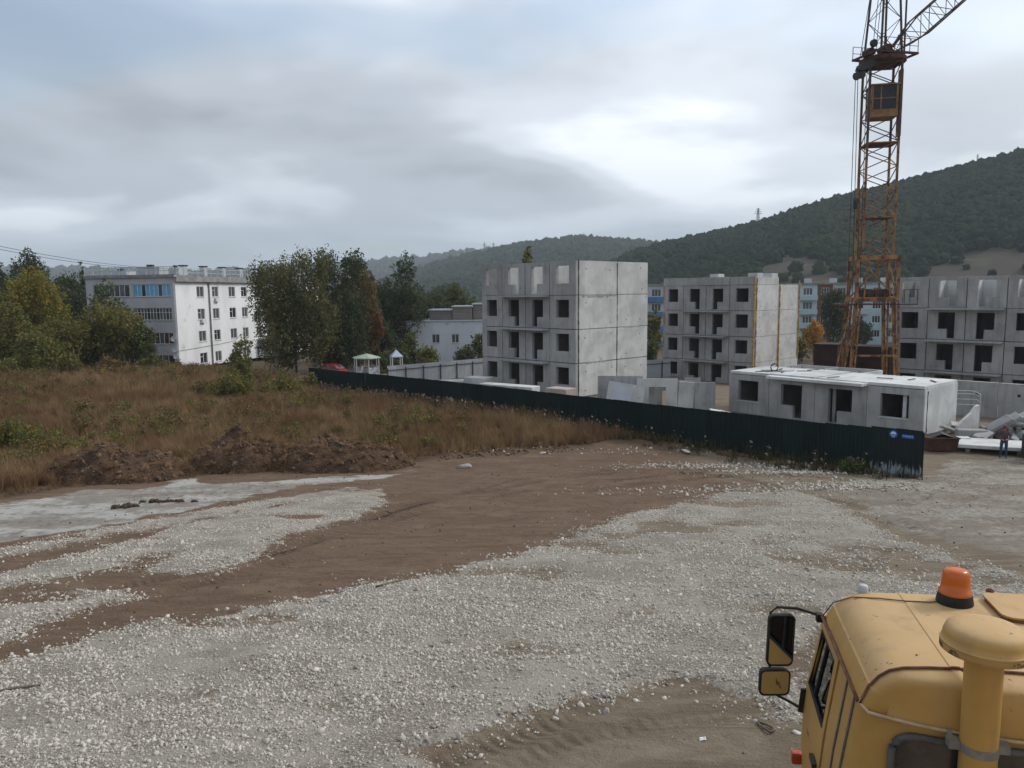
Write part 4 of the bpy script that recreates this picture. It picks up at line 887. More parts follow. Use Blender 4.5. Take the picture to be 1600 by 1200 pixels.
for i in range(5): mb = MB(); mb.tube((-1.2+i*.6, -1.45, zp0+.35), (-1.2+i*.6, -1.2, zp0+.35), .13, 10); mb.build('sheave', M['dark'], pf)
# platform with rail round the portal
pl = MB(); pl.box(-2.7, 2.9, -1.9, 1.9, zp0-.42, zp0-.34); o = pl.build('platform', M['rust'], rK)
for (x, y) in ((2.85,-1.85),(2.85,0),(2.85,1.85),(1.9,-1.85)): mb = MB(); mb.bar((x, y, zp0-.35), (x, y, zp0+.75), .045); mb.build('rail_post', M['dark'], o)
mb = MB(); mb.bar((2.85, -1.85, zp0+.75), (2.85, 1.85, zp0+.75), .045); mb.bar((1.9, -1.85, zp0+.75), (2.85, -1.85, zp0+.75), .045); mb.build('hand_rail', M['dark'], o)
# splayed legs and carriage
for sx, sy in ((-1,-1),(1,-1),(1,1),(-1,1)):
    lg = None; top = (sx*1.4, sy*1.4, zp0-.2); bot = (sx*1.75, sy*1.75, .9)
    for dx, dy in ((.22, 0), (-.22, 0), (0, .22)):
        mb = MB(); mb.bar((top[0]+dx, top[1]+dy, top[2]), (bot[0]+dx*.6, bot[1]+dy*.6, bot[2]), .12); oo = mb.build('leg' if lg is None else 'leg_chord', M['crane'], rK if lg is None else lg)
        lg = lg or oo
    for k in range(7):
        t0, t1 = k/7, (k+1)/7; A_ = Vector(top).lerp(Vector(bot), t0); B_ = Vector(top).lerp(Vector(bot), t1); s_ = .22 if k % 2 else -.22
        mb = MB(); mb.tube(A_+Vector((s_, 0, 0)), B_+Vector((-s_, 0, 0)), .035, 5); mb.build('brace', M['crane'], lg)
mb = MB(); mb.tube((-1.6,-1.5,2.6), (1.6,-1.5,.9), .06, 6); mb.tube((1.6,-1.5,2.6), (-1.6,-1.5,.9), .06, 6); mb.build('cross_brace', M['crane'], rK)
mb = MB(); mb.bar((-1.7,-1.6,4.6), (1.7,-1.6,4.6), .14); mb.build('tie_beam', M['crane'], rK)
mb = MB(); mb.bar((-3.6,-2.2,.3), (-2.0,-2.0,zp0-.4), .09); mb.bar((-2.9,-2.2,.3), (-1.5,-2.0,zp0-.4), .09)
for k in range(9): mb.bar((-3.5+k*.19,-2.2,.9+k*.85), (-2.85+k*.17,-2.2,.9+k*.85), .05)
mb.build('ladder', M['crane'], rK)
mb = MB(); mb.box(-2.6, 2.6, -2.5, -1.3, .1, .9); mb.box(-2.6, 2.6, 1.3, 2.5, .1, .9); mb.build('carriage', M['rust'], rK)
# operator cab inside the mast
cb = MB(); zc0, zc1 = 18.75+Z0, 21.2+Z0
cb.box(-.95, .95, -1.25, .6, zc0, zc0+.1); cb.box(-1.05, 1.05, -1.35, .7, zc1-.1, zc1); cb.box(-.95, -.9, -1.25, .6, zc0+.1, zc1-.1); cb.box(-.9, .95, .55, .6, zc0+.1, zc1-.1); cb.box(.9, .95, -1.25, .55, zc0+.1, zc1-.1); cb.box(-.9, .9, -1.25, -1.2, zc0+.1, zc0+.55)
for x in (-.88, -.3, .84): cb.box(x-.04, x+.04, -1.26, -1.18, zc0+.55, zc1-.1)
cb.box(-.9, .9, -1.255, -1.19, zc0+1.35, zc0+1.42); co_ = cb.build('operator_cab', M['cream'], rK)
mb = MB(); mb.box(-.26, .8, -1.23, -1.21, zc0+.56, zc1-.12); mb.build('window', M['cabglass'], co_); mb = MB(); mb.box(-.84, -.34, -1.23, -1.21, zc0+.56, zc1-.12); mb.build('window', M['cabglass'], co_)
mb = MB(); mb.box(S-.02, S+.2, -.9, -.3, 17.3+Z0, 22.3+Z0); mb.build('side_beam', M['crane'], rK)
# slewing platform
mb = MB(); mb.lathe([(1.5,0),(1.7,.12),(1.7,.4),(1.4,.5)], 20, (0,0,zsl)); mb.build('slewing_ring', M['rust'], rK)
pf2 = MB(); pf2.box(-1.8, 2.0, -1.5, -1.35, zsl+.5, zsl+.66); pf2.box(-1.8, 2.0, 1.15, 1.3, zsl+.5, zsl+.66); pf2.box(-1.0, 1.0, -1.34, 1.14, zsl+.52, zsl+.6); pf2.box(-1.8, -1.65, -1.34, 1.14, zsl+.5, zsl+.64); pf2.box(1.85, 2.0, -1.34, 1.14, zsl+.5, zsl+.64); o = pf2.build('slewing_deck', M['rust'], rK)
for (x, y) in [(a, b) for a in (-1.75, -.9, .3, 1.2, 1.95) for b in (-1.45, 1.25)]: mb = MB(); mb.bar((x, y, zsl+.6), (x, y, zsl+1.6), .04); mb.build('rail_post', M['crane_dark'], o)
for b in (-1.45, 1.25):
    for z in (1.1, 1.6): mb = MB(); mb.bar((-1.75, b, zsl+z), (1.95, b, zsl+z), .035); mb.build('hand_rail', M['crane_dark'], o)
for (x, y, s_) in ((-.2, -.4, .45), (.5, .3, .5), (-.9, .5, .35)): mb = MB(); mb.tube((x, y-s_, zsl+1.0), (x, y+s_, zsl+1.0), .33, 12); mb.build('drum', M['rust'], o, smooth=R(40))
# tower head tapering out of the picture, rope frame at the back, jib
sect(zsl+.5, ztop, 9, M['crane_dark'], 'tower_head', .95, .35, .12, .055)
mb = MB(); mb.prism([(-1.2,.3),(-2.6,-.35),(-2.75,-.75),(-2.3,-.75),(-1.0,-.2)], -.25, .25, lambda u, v, h: (u, h-.6, zsl+v)); bf = mb.build('rope_bracket', M['dark'], rK)
for (x, z) in ((-2.75,-1.15),(-2.3,-1.0),(-1.35,1.35)): mb = MB(); mb.lathe([(.05,-.09),(.3,-.09),(.24,0),(.3,.09),(.05,.09)], 14); mb.build('sheave', M['dark'], bf, (x, -.6, zsl+z), (R(90), 0, 0))
mb = MB(); mb.bar((-2.75,-.6,zsl-.55), (-2.7,-.6,zsl-1.2), .12); mb.bar((-2.3,-.6,zsl-.5), (-2.3,-.6,zsl-1.05), .12); mb.build('sheave_fork', M['dark'], bf)
jd = Vector((.80, -.20, .72)).normalized(); jb = Vector((.5, -.5, zsl+1.0)); jn = jd.cross(Vector((.25, 1, 0))).normalized(); jw = jd.cross(jn).normalized()
def jp(s_, a, b): return jb+jd*s_+jn*(a*.75*min(1, .25+s_/2.5))+jw*(b*.6*min(1, .35+s_/3))
jr = None; corners = ((-1,-1),(-1,1),(1,-1),(1,1))
for a, b in corners:
    mb = MB()
    for s0, s1 in ((0, 2.5), (2.5, 19)): mb.bar(jp(s0,a,b), jp(s1,a,b), .11)
    if jr is None: jr = mb.build('jib', M['crane_dark'], rK)
    else: mb.build('chord', M['crane_dark'], jr)
for k in range(15):
    s0, s1 = k*1.25, (k+1)*1.25; f_ = 1 if k % 2 else -1
    for a, b, c, d in ((-1,f_,-1,-f_),(1,f_,1,-f_),(f_,-1,-f_,-1),(f_,1,-f_,1)): mb = MB(); mb.tube(jp(s0,a,b), jp(s1,c,d), .03, 5); mb.build('brace', M['crane_dark'], jr)
    for b in (-1, 1): mb = MB(); mb.tube(jp(s1,-1,b), jp(s1,1,b), .025, 5); mb.build('brace', M['crane_dark'], jr)
mb = MB(); mb.bar((1.6,-.4,zsl+.6),(1.6,-.4,zsl+5.2),.1); mb.bar((-.6,-.4,zsl+5.2),(1.8,-.4,zsl+5.2),.1); mb.build('head_gantry', M['crane_dark'], rK)
# ropes and hook block on the left side
for i, (x0, z0, x1, z1) in enumerate(((-2.85,zsl-1.3,-2.75,zp0+.3),(-2.65,zsl-1.3,-2.35,zp0+.3),(-2.25,zsl-1.2,-1.95,zp0+.3),(-1.9,zsl-1.0,-1.7,zp0+.3),(-1.45,zsl+1.4,-.5,ztop),(-2.7,zsl-.5,-.7,ztop),(-1.2,zsl+1.2,-.35,ztop))):
    mb = MB(); mb.tube((x0,-.6-.02*i,z0), (x1,-.6-.03*i,z1), .032, 4); mb.build('rope', M['dark'], rK)
hz_ = at(1329, 320, 62)[2]+4.35; mb = MB(); mb.box(-2.55, -2.25, -.75, -.5, hz_-.45, hz_+.4); hb = mb.build('hook_block', M['dark'], rK, bevel=.06, seg=1)
mb = MB(); mb.lathe([(.04,-.06),(.2,-.06),(.2,.06),(.04,.06)], 12); mb.build('sheave', M['dark'], hb, (-2.4,-.78,hz_+.12), (R(90),0,0))
for ch in rK.children:                       # the slewing top is turned against the mast
    if ch.name.split('.')[0] in ('slewing_ring', 'slewing_deck', 'tower_head', 'rope_bracket', 'jib', 'head_gantry', 'rope', 'hook_block'): ch.rotation_euler.z = R(25)
M['maroon'] = pm('dark_maroon_sheet', (.026,.012,.011), (.045,.02,.016), 1.5, .8, .2)
# maroon machinery wagons round the crane foot
for i, (px, py, Y, w, d, h, rz, lab) in enumerate(((1290, 540, 63.5, 1.9, 2.4, 4.6, -38, 'dark maroon steel container left of the crane foot'), (1350, 543, 66.5, 4.2, 2.4, 5.0, -38, 'long maroon steel container behind the crane legs'))):
    p = at(px, py, Y); zb = float(tz(p[0], p[1])); hh = p[2]-zb; e = empty('steel_container', (p[0], p[1], zb), R(rz), lab, 'container', 'maroon containers at the crane')
    mb = MB(); mb.box(-w/2, w/2, 0, d, .15, hh); o = mb.build('body', M['maroon'], e, bevel=.04, seg=1)
    for k in range(int(w/.5)): mb = MB(); mb.box(-w/2+.15+k*.5, -w/2+.35+k*.5, -.05, -.003, .3, hh-.2); mb.build('rib', M['maroon'], e)
    mb = MB(); mb.box(-w/2-.06, w/2+.06, -.06, d+.06, hh, hh+.12); mb.build('roof', M['maroon'], e)
    for sx in (-1, 1): mb = MB(); mb.box(sx*w*.4-.2, sx*w*.4+.2, .1, d-.1, -.1, .148); mb.build('skid', M['dark'], e)
# ------------------------------------------------------------------ yellow truck in the foreground
def truck_paint():
    t = NT('worn_truck_paint'); v = t.pos((1,1,1), True); ge = t.n('NewGeometry'); sp = t.n('SeparateXYZ'); t.L.new(ge.outputs['Normal'], sp.inputs[0])
    base = t.mix(t.rng(t.noise(v, 1.5, 4, .6), .3, .7), (.47,.272,.07), (.405,.228,.06))
    dust = t.math('MULTIPLY', t.rng(sp.outputs[2], .25, .95), t.rng(t.noise(v, 2.2, 5, .65, .4), 0.2, .65, .4, .75))   # dust lies on what faces up
    col = t.mix(dust, base, (.53,.37,.20))
    col = t.mix(t.rng(t.noise(t.pos((3,3,.5), True), 1.2, 5, .7), 0.48, .75, 0, .5), col, (.30,.185,.095))
    sps = t.rng(t.noise(v, 5.5, 5, .72), 0.655, .685); col = t.mix(sps, col, (.085,.035,.02))
    chip = t.rng(t.noise(v, 22, 3, .6), 0.70, .74, 0, .7); col = t.mix(chip, col, (.16,.07,.035))
    return t.done(t.bsdf(col, t.math('MULTIPLY_ADD', dust, .25, .55), 0, t.bump(t.noise(v, 30, 3, .6), .05, .01), .4))
M['tpaint'] = truck_paint()
M['rimrust'] = pm('flaking_rim_paint', (.40,.235,.075), (.34,.19,.06), 3, .7, .2, 30, spot=(.10,.05,.03), thr=(.5,.57), ssc=9, obj=True)
M['gutter'] = pm('rusty_gutter', (.12,.05,.035), (.20,.10,.06), 8, .8, .2)
M['pvc'] = pm('grey_rubber_trim', (.07,.07,.065), (.12,.115,.105), 12, .7, .1)
M['lip'] = pm('dusty_lip', (.50,.37,.23), (.38,.26,.15), 7, .7, .1)
M['strapgrey'] = pm('grey_steel_strap', (.24,.22,.19), (.17,.155,.135), 10, .6, .1)
t = NT('amber_plastic'); am = t.bsdf((.78,.17,.012), .25, 0, None, .5, Transmission_Weight=.35, Subsurface_Weight=.0); M['amber'] = t.done(am)
M['amber_red'] = pm('red_orange_lens', (.42,.07,.02), (.36,.055,.018), 4, .3, 0)
t = NT('mirror_glass'); M['mirror'] = t.done(t.bsdf((.75,.78,.8), .02, 1.0))
t = NT('clear_glass'); gl = t.n('BsdfGlossy'); gl.inputs['Roughness'].default_value = .02; trn = t.n('BsdfTransparent'); trn.inputs[0].default_value = (.62,.66,.66,1); fr = t.n('Fresnel'); mx = t.n('MixShader'); t.L.new(fr.outputs[0], mx.inputs[0]); t.L.new(trn.outputs[0], mx.inputs[1]); t.L.new(gl.outputs[0], mx.inputs[2]); M['clear'] = t.done(mx.outputs[0])
M['dirtyglass'] = pm('dusty_dark_glass', (.012,.014,.022), (.03,.032,.04), 4, .18, 0, spec=.6, spot=(.06,.06,.065), thr=(.5,.75), ssc=6)
rT = empty('yellow_truck', (2.58, 5.37, 0), R(-13.1), 'yellow truck with dusty cab, amber beacon and mushroom air intake in the foreground', 'truck')
CW = 2.36
half = [(0,2.42),(.012,2.46),(.05,2.555),(.058,2.572),(.070,2.578),(.076,2.588),(.12,2.645),(.19,2.698),(.28,2.728),(.45,2.748),(.595,2.756),(.602,2.763),(.655,2.766),(.662,2.760),(.85,2.766),(1.18,2.772)]
prof = half+[(CW-a, z) for a, z in half[-2::-1]]
def ring(b, k=1., inset=0., camber=0.): return [(1.18+(a-1.18)*(1-inset), b, 2.42+(z-2.42)*k) for a, z in prof]
mb = MB(); mb.loft([ring(.02), ring(.5), ring(1.0), ring(1.36, .995), ring(1.46, .97, .004), ring(1.55, .88, .012), ring(1.62, .70, .022), ring(1.67, .42, .034), ring(1.69, .1, .04)], False)
mb.build('cab_roof', M['tpaint'], rT, smooth=R(35))
mb = MB(); mb.path([(a, .012, z+.004) for a, z in prof], .010, 6); mb.build('roof_gutter', M['gutter'], rT, smooth=True)
mb = MB(); mb.path([(-.012, 1.69, 2.40), (-.012, 1.2, 2.425), (-.012, .6, 2.425), (-.008, .05, 2.42)], .014, 6); mb.build('drip_rail', M['gutter'], rT, smooth=True)
def bul(a): q = abs(a-1.18)/1.18; return -.17*(1-min(1, q)**2.6)
def hdr(k, b0, f, zz): return [(1.18+(a-1.18)*k, b0+f*bul(a), zz+(2.42+(z-2.42)*k-2.42)*1.0) for a, z in prof]
mb = MB(); mb.loft([hdr(.997, .02, 0, 2.415), hdr(.985, -.012, .15, 2.41), hdr(.965, -.035, .4, 2.405), hdr(.93, -.05, .65, 2.40), hdr(.86, -.056, .85, 2.395)], False)
last = hdr(.86, -.056, .85, 2.395); low = [(a, -.05+bul(a), 2.40) for a in [p[0] for p in last]]
mb.loft([last, low], False)
mb.build('rear_header', M['tpaint'], rT, smooth=R(50))
mb = MB(); mb.path([(.0, .03, 2.42)]+[(a, -.065+bul(a), 2.405-.02*math.sin(a*1.3)) for a in np.linspace(.04, 2.32, 16)]+[(2.36, .03, 2.42)], .014, 6); mb.build('rear_lip', M['lip'], rT, smooth=True)
def side(z): return float(np.interp(z, [.6, .9, 1.3, 1.75, 2.42], [-.10, -.125, -.135, -.095, 0.0]))
def shell(z):
    s_ = side(z); L_ = [(s_, .75, z), (s_, .4, z), (s_, .14, z)]
    for q in (0.35, .7, 1.0): L_.append((s_+.12*(1-math.cos(q*1.57)), .14-.17*math.sin(q*1.57), z))
    for a in np.linspace(.18, 1.18, 6): L_.append((a, -.03+bul(a)*.9, z))
    return L_+[(CW-a, b, c) for a, b, c in L_[-2::-1]]
mb = MB(); mb.loft([shell(z) for z in (2.405, 2.2, 2.0, 1.8, 1.6, 1.3, 1.0, .72)], False); mb.build('cab_body', M['tpaint'], rT, smooth=R(40))
for b, w, nm in ((.155, .036, 'rubber_strip'), (.42, .03, 'rubber_strip')):
    mb = MB(); mb.loft([[(side(z)-.010, b-w/2, z), (side(z)-.010, b+w/2, z), (side(z)+.02, b+w/2, z), (side(z)+.02, b-w/2, z)] for z in np.linspace(2.40, .8, 9)], True, True); mb.build(nm, M['pvc'], rT)
def plate(pts, th, off=0.):
    m_ = MB(); m_.add([(side(z)+off, b, z) for b, z in pts]+[(side(z)+off+th, b, z) for b, z in pts], [tuple(range(len(pts))), tuple(range(2*len(pts)-1, len(pts)-1, -1))]+[(i, i+len(pts), (i+1) % len(pts)+len(pts), (i+1) % len(pts)) for i in range(len(pts))]); return m_
for mirror in (0, 1):
    X = (lambda m_: m_) if not mirror else (lambda m_: (setattr(m_, 'v', [(CW-p[0], p[1], p[2]) for p in m_.v]), m_)[1])
    O_ = [(.775,1.66),(.775,2.385),(1.54,2.395),(1.715,1.66)]; I_ = [(.865,1.715),(.885,2.315),(1.495,2.325),(1.615,1.73)]
    dm = MB()
    for i in range(4):
        j = (i+1) % 4; q = plate([O_[i], O_[j], I_[j], I_[i]], .05, -.012); dm.add(q.v, q.f)
    for z0, z1 in ((1.66,1.4),(1.4,1.05),(1.05,.75)): q = plate([(.775,z0),(.775,z1),(1.725,z1),(1.715,z0)], .05, -.012); dm.add(q.v, q.f)
    dr = X(dm).build('door', M['tpaint'], rT)
    X(plate(I_, .008, .012)).build('window_glass', M['clear'], dr)
    fr_ = MB(); fr_.path([(side(z)-.004, b, z) for b, z in I_+[I_[0]]], .016, 6); X(fr_).build('window_seal', M['rubber'], dr)
    fr_ = MB(); fr_.bar((side(2.31)+.01, 1.26, 2.31), (side(1.73)+.01, 1.37, 1.73), .03, .03); X(fr_).build('window_divider', M['rubber'], dr)
    fr_ = MB(); fr_.path([(side(z)+.012, b, z) for b, z in ((.758,.8),(.758,1.4),(.758,2.0),(.758,2.395),(1.55,2.405))], .014, 5); X(fr_).build('door_seal', M['rubber'], dr)
    fr_ = MB(); fr_.box(side(1.35)-.05, side(1.35)-.015, .85, 1.02, 1.33, 1.37); X(fr_).build('handle', M['dark'], dr)
    fr_ = MB(); fr_.bar((side(1.4)-.035, 1.70, 1.38), (side(1.6)-.03, 1.70, 1.62), .035, .05); X(fr_).build('hinge', M['rubber'], dr)
    fr_ = MB(); fr_.box(side(.9)-.10, side(.9)-.0, 1.72, 1.80, .80, .92); X(fr_).build('turn_signal', M['amber_red'] if 'amber_red' in M else M['amber'], rT, bevel=.02)
# front with windscreen, cab floor, seats
mb = MB(); mb.loft([[(side(z)*.9+.04, 1.70, z), (.2, 1.82, z), (1.18, 1.86, z), (2.16, 1.82, z), (CW-side(z)*.9-.04, 1.70, z)] for z in (1.55, 1.3, 1.0, .75)], False); mb.build('front_panel', M['tpaint'], rT, smooth=R(40))
mb = MB(); mb.loft([[(.08, 1.65, 2.40), (.25, 1.73, 2.40), (1.18, 1.77, 2.40), (2.11, 1.73, 2.40), (2.28, 1.65, 2.40)], [(.02, 1.71, 1.55), (.2, 1.82, 1.55), (1.18, 1.86, 1.55), (2.16, 1.82, 1.55), (2.34, 1.71, 1.55)]], False); mb.build('windscreen', M['clear'], rT)
for s_ in (0, 1): mb = MB(); x0, x1 = (.04, -.03) if not s_ else (CW-.04, CW+.03); mb.bar((x0, 1.64, 2.42), (x1, 1.72, 1.55), .07); mb.build('windscreen_pillar', M['tpaint'], rT)
mb = MB(); mb.box(.02, 2.34, .0, 1.74, .95, 1.0); mb.box(.15, 2.2, 1.45, 1.78, 1.0, 1.5); mb.build('cab_floor', M['rubber'], rT)
for x in (.3, 1.45): mb = MB(); mb.box(x, x+.55, .35, .85, 1.0, 1.4); mb.box(x, x+.55, .3, .45, 1.4, 1.75); mb.build('seat', M['rubber'], rT, bevel=.06)
for k, a in enumerate(np.linspace(.12, 2.24, 15)): mb = MB(); mb.lathe([(.011,0),(.010,.005),(.004,.008)], 8); mb.build('rivet', M['lip'], rT, (a, -.055+bul(a)*.92, 2.375), (R(90),0,0))
# rear window
def rw(a0, a1, z0, z1, r_, n=6):
    P = []
    for cx, cz, t0 in ((a1-r_, z1-r_, 0), (a0+r_, z1-r_, 1.57), (a0+r_, z0+r_, 3.14), (a1-r_, z0+r_, 4.71)):
        for k in range(n+1): P.append((cx+r_*math.cos(t0+1.57*k/n), cz+r_*math.sin(t0+1.57*k/n)))
    return P
wp = rw(.20, 2.16, 1.5, 2.29, .15)
mb = MB(); cpt = [(a, -.044+bul(a)*.9, z) for a, z in wp]; 
xs_ = np.linspace(.22, 2.14, 13); mb.loft([[(a, -.046+bul(a)*.9, z) for a in xs_] for z in (2.26, 1.53)], False); gw = mb.build('rear_window', M['dirtyglass'], rT, smooth=True)
dense = []
for (a, z), (a2, z2) in zip(wp, wp[1:]+wp[:1]):
    m_ = max(1, int(abs(a2-a)/.15))
    for k in range(m_): q = k/m_; aa = a+(a2-a)*q; dense.append((aa, -.052+bul(aa)*.9, z+(z2-z)*q))
mb = MB(); mb.path(dense+[dense[0]], .028, 8); mb.build('window_rubber', M['pvc'], gw, smooth=True)
# roof fittings
bx_, by_ = 1.012, 1.29
mb = MB(); mb.lathe([(.145,-.03),(.147,.02),(.138,.07),(.132,.09)], 28, (bx_, by_, 2.765)); bc = mb.build('beacon', M['rubber'], rT, smooth=R(40))
mb = MB(); mb.lathe([(.130,.09),(.131,.115),(.117,.125),(.112,.20),(.104,.275),(.095,.297),(.07,.31),(.02,.313)], 28, (bx_, by_, 2.765), True); mb.build('amber_dome', M['amber'], bc, smooth=R(60))
mb = MB(); mb.lathe([(.03,.09),(.03,.13),(.06,.14),(.064,.20),(.046,.235),(.002,.24)], 14, (bx_, by_, 2.765)); mb.build('reflector', M['dark'], bc, smooth=True)
mb = MB(); mb.lathe([(.045,-.02),(.045,.03),(.04,.055),(.03,.062),(.004,.064)], 14, (.32, 1.53, 2.72)); mb.build('marker_lamp', M['steel'], rT, smooth=R(50))
mb = MB(); mb.path([(-.01, 1.60, 2.42), (.06, 1.50, 2.60), (.2, 1.38, 2.715), (.4, 1.30, 2.752), (.6, 1.24, 2.768), (.8, 1.245, 2.772), (.9, 1.28, 2.775)], .006, 5); mb.build('beacon_cable', M['rope'], rT, smooth=True)
ht = rw(1.27, 1.92, .92, 1.48, .10, 4)
mb = MB(); mb.prism(ht, 2.80, 2.815); hc = mb.build('roof_hatch', M['tpaint'], rT, smooth=R(40))
mb = MB(); mb.prism([(1.595+(a-1.595)*.97, 1.2+(b-1.2)*.97) for a, b in ht], 2.75, 2.799); mb.build('hatch_rim', M['gutter'], hc, smooth=R(40))
for (a, b) in ((1.36, 1.50), (1.82, 1.50)): mb = MB(); mb.lathe([(.03,0),(.035,.02),(.02,.04),(.002,.045)], 10, (a, b, 2.80)); mb.build('hatch_bolt', M['gutter'], hc, smooth=True)
# air intake
ix, iy = .70, -.30
mb = MB(); mb.tube((ix, iy, .9), (ix, iy, 3.09), .118, 24); ai = mb.build('air_intake', M['tpaint'], rT, smooth=R(40))
mb = MB(); mb.lathe([(.10,.0),(.262,-.004),(.272,.006),(.272,.05),(.263,.056),(.257,.10),(.243,.138),(.212,.162),(.15,.177),(.01,.183)], 32, (ix, iy, 3.065)); mb.build('intake_cap', M['tpaint'], ai, smooth=R(50))
mb = MB(); mb.lathe([(.264,-.006),(.2745,-.004),(.2745,.03),(.2725,.032)], 32, (ix, iy, 3.065), False); mb.build('cap_rim', M['rimrust'], ai, smooth=R(50)); mb = MB(); mb.lathe([(.119,-.03),(.124,-.03),(.124,.03),(.119,.03)], 24, (ix, iy, 2.36), False); mb.box(ix-.19, ix-.12, iy-.02, iy+.06, 2.33, 2.39); mb.box(ix+.12, ix+.19, iy-.02, iy+.06, 2.33, 2.39); mb.bar((ix-.16, iy+.05, 2.36), (ix-.16, -.19, 2.40), .03); mb.bar((ix+.16, iy+.05, 2.36), (ix+.16, -.19, 2.40), .03); mb.build('strap', M['strapgrey'], ai)
# mirrors
def mirror_unit(cx, cz, w, h, name, yb=1.72, yaw=13, rr=.05):
    P = rw(-w/2, w/2, -h/2, h/2, rr, 4); m_ = MB(); fn = lambda u, v, d: (u, d, v)
    m_.loft([[fn(u, v, 0) for u, v in P], [fn(u, v, .035) for u, v in P], [fn(u*.9, v*.92, .075) for u, v in P], [fn(u*.5, v*.6, .095) for u, v in P]], True, True)
    e = m_.build(name, M['rubber'], rT, (cx, yb, cz), (R(4), 0, R(yaw)), smooth=R(50))
    m_ = MB(); m_.prism([(u*.9, v*.94) for u, v in P], -.006, -.002, fn); m_.build('mirror_face', M['mirror'], e)
    m_ = MB(); m_.path([fn(u*.96, v*.975, -.004) for u, v in P+[P[0]]], .011, 5); m_.build('mirror_rim', M['rubber'], e, smooth=True); return e
mirror_unit(-.365, 2.085, .255, .54, 'main_mirror'); mirror_unit(-.41, 1.645, .30, .27, 'wide_mirror')
mb = MB(); mb.path([(-.02, 1.66, 2.37), (-.06, 1.68, 2.40), (-.22, 1.76, 2.41), (-.40, 1.79, 2.395), (-.46, 1.80, 2.33), (-.46, 1.80, 1.9), (-.44, 1.80, 1.55), (-.40, 1.79, 1.49), (-.22, 1.74, 1.43), (-.13, 1.70, 1.40)], .014, 6); mb.build('mirror_arm', M['rubber'], rT, smooth=True)
mb = MB(); mb.box(-.06, .0, 1.62, 1.70, 2.34, 2.42); mb.build('mirror_bracket', M['rubber'], rT, bevel=.01)
# chassis, wheels and deck behind the cab
mb = MB()
for x in (.75, 1.5): mb.box(x, x+.1, -7.2, 1.6, .72, .95)
mb.build('chassis', M['dark'], rT); mb = MB(); mb.box(-.05, 2.41, 1.6, 1.98, .45, .78); mb.build('bumper', M['tpaint'], rT, bevel=.05)
mb = MB(); mb.box(.0, 2.36, -7.2, -.75, 1.1, 1.25); mb.build('deck', M['tpaint'], rT); mb = MB(); mb.box(.25, 2.1, -.7, -.42, .95, 1.6); mb.build('equipment_box', M['dark'], rT, bevel=.03)
def wheel(x, y):
    m_ = MB(); m_.lathe([(.3,-.14),(.47,-.15),(.52,-.11),(.525,.11),(.47,.15),(.3,.14)], 26); o = m_.build('wheel', M['rubber'], rT, (x, y, .50+float(tz(2.9, 6.2))), (0, R(90), 0), smooth=R(40))
    m_ = MB(); m_.lathe([(.05,-.1),(.2,-.09),(.3,-.13),(.3,.13),(.2,.09),(.05,.1)], 20); m_.build('rim', M['gutter'], o, smooth=R(40))
for y in (.85, -3.6, -5.0):
    for x in (.1, 2.26): wheel(x, y)
# ------------------------------------------------------------------ green sheet fence
def sheet_mesh(name, w, h, m, ribs=6, dep=.022):
    prof_ = []; p = w/ribs
    for k in range(ribs): prof_ += [(k*p, 0), (k*p+p*.42, 0), (k*p+p*.52, dep), (k*p+p*.9, dep)]
    prof_ += [(w, 0)]; mb = MB(); mb.loft([[(x, d, z) for x, d in prof_] for z in (0, h)], False); mb.loft([[(x, d+.004, z) for x, d in prof_] for z in (0, h)], False); return mb.mesh(name, m)
t = NT('dark_green_sheet'); sp = t.n('SeparateXYZ'); t.L.new(t.n('TexCoord').outputs['Object'], sp.inputs[0])
msk = t.math('MULTIPLY', t.rng(sp.outputs[2], .05, .75, .75, 0.), t.rng(t.noise(t.pos((3,3,1.2)), 1.8, 6, .7), .45, .68)); fc = t.mix(t.rnd(), (.0026,.0115,.0105), (.0045,.018,.016)); fc = t.mix(t.rng(t.noise(t.pos((1,1,.25)), 1.3, 5, .65), .55, .75, 0, .35), fc, (.02,.03,.028))
M['fence'] = t.done(t.bsdf(t.mix(msk, fc, (.10,.085,.065)), .6, 0, t.bump(t.noise(t.pos(), 1.6, 3, .5), .25, .05), .2))
t = NT('splashed_green_sheet'); sp = t.n('SeparateXYZ'); t.L.new(t.n('TexCoord').outputs['Object'], sp.inputs[0])
msk = t.math('ADD', t.rng(sp.outputs[2], .15, 1.0, .62, 0.), t.math('MULTIPLY', t.math('SUBTRACT', t.noise(t.pos((5,5,.8)), 1.6, 5, .65), .5), 1.5)); M['fence_dirty'] = t.done(t.bsdf(t.mix(t.rng(msk, .4, .7), (.003,.0135,.0125), (.30,.34,.37)), .7))
FLEN = float(np.linalg.norm(FL-FR)); SW = 1.13; nS = int(FLEN/SW)
rF = empty('sheet_fence', (FR[0], FR[1], float(tz(*FR))), math.atan2(FD[1], FD[0]), 'long dark green corrugated metal fence between field and building site', 'fence')
shm = sheet_mesh('fence_sheet', SW+.05, 2.2, M['fence']); shd = sheet_mesh('fence_sheet', SW+.05, 2.2, M['fence_dirty'])
r = random.Random(4)
for k in range(nS):
    c = FR+FD*(k+.5)*SW; zb = float(gz(np.array([c[0]]), np.array([c[1]]))[0]) if False else float(tz(c[0], c[1]))
    link('fence_sheet', shd if k < 2 else shm, rF, (k*SW, r.uniform(-.004, .004)+.012*(k % 2), zb-float(tz(*FR))+.03+r.uniform(-.015, .015)), (r.uniform(-.012, .012), r.uniform(-.004, .004), r.uniform(-.01, .01)))
for k in range(0, nS+1, 2):
    c = FR+FD*k*SW; mb = MB(); mb.box(-.03, .03, -.12, -.06, -.4, 2.12); mb.build('post', M['fence'], rF, (k*SW, 0, float(tz(c[0], c[1]))-float(tz(*FR))))
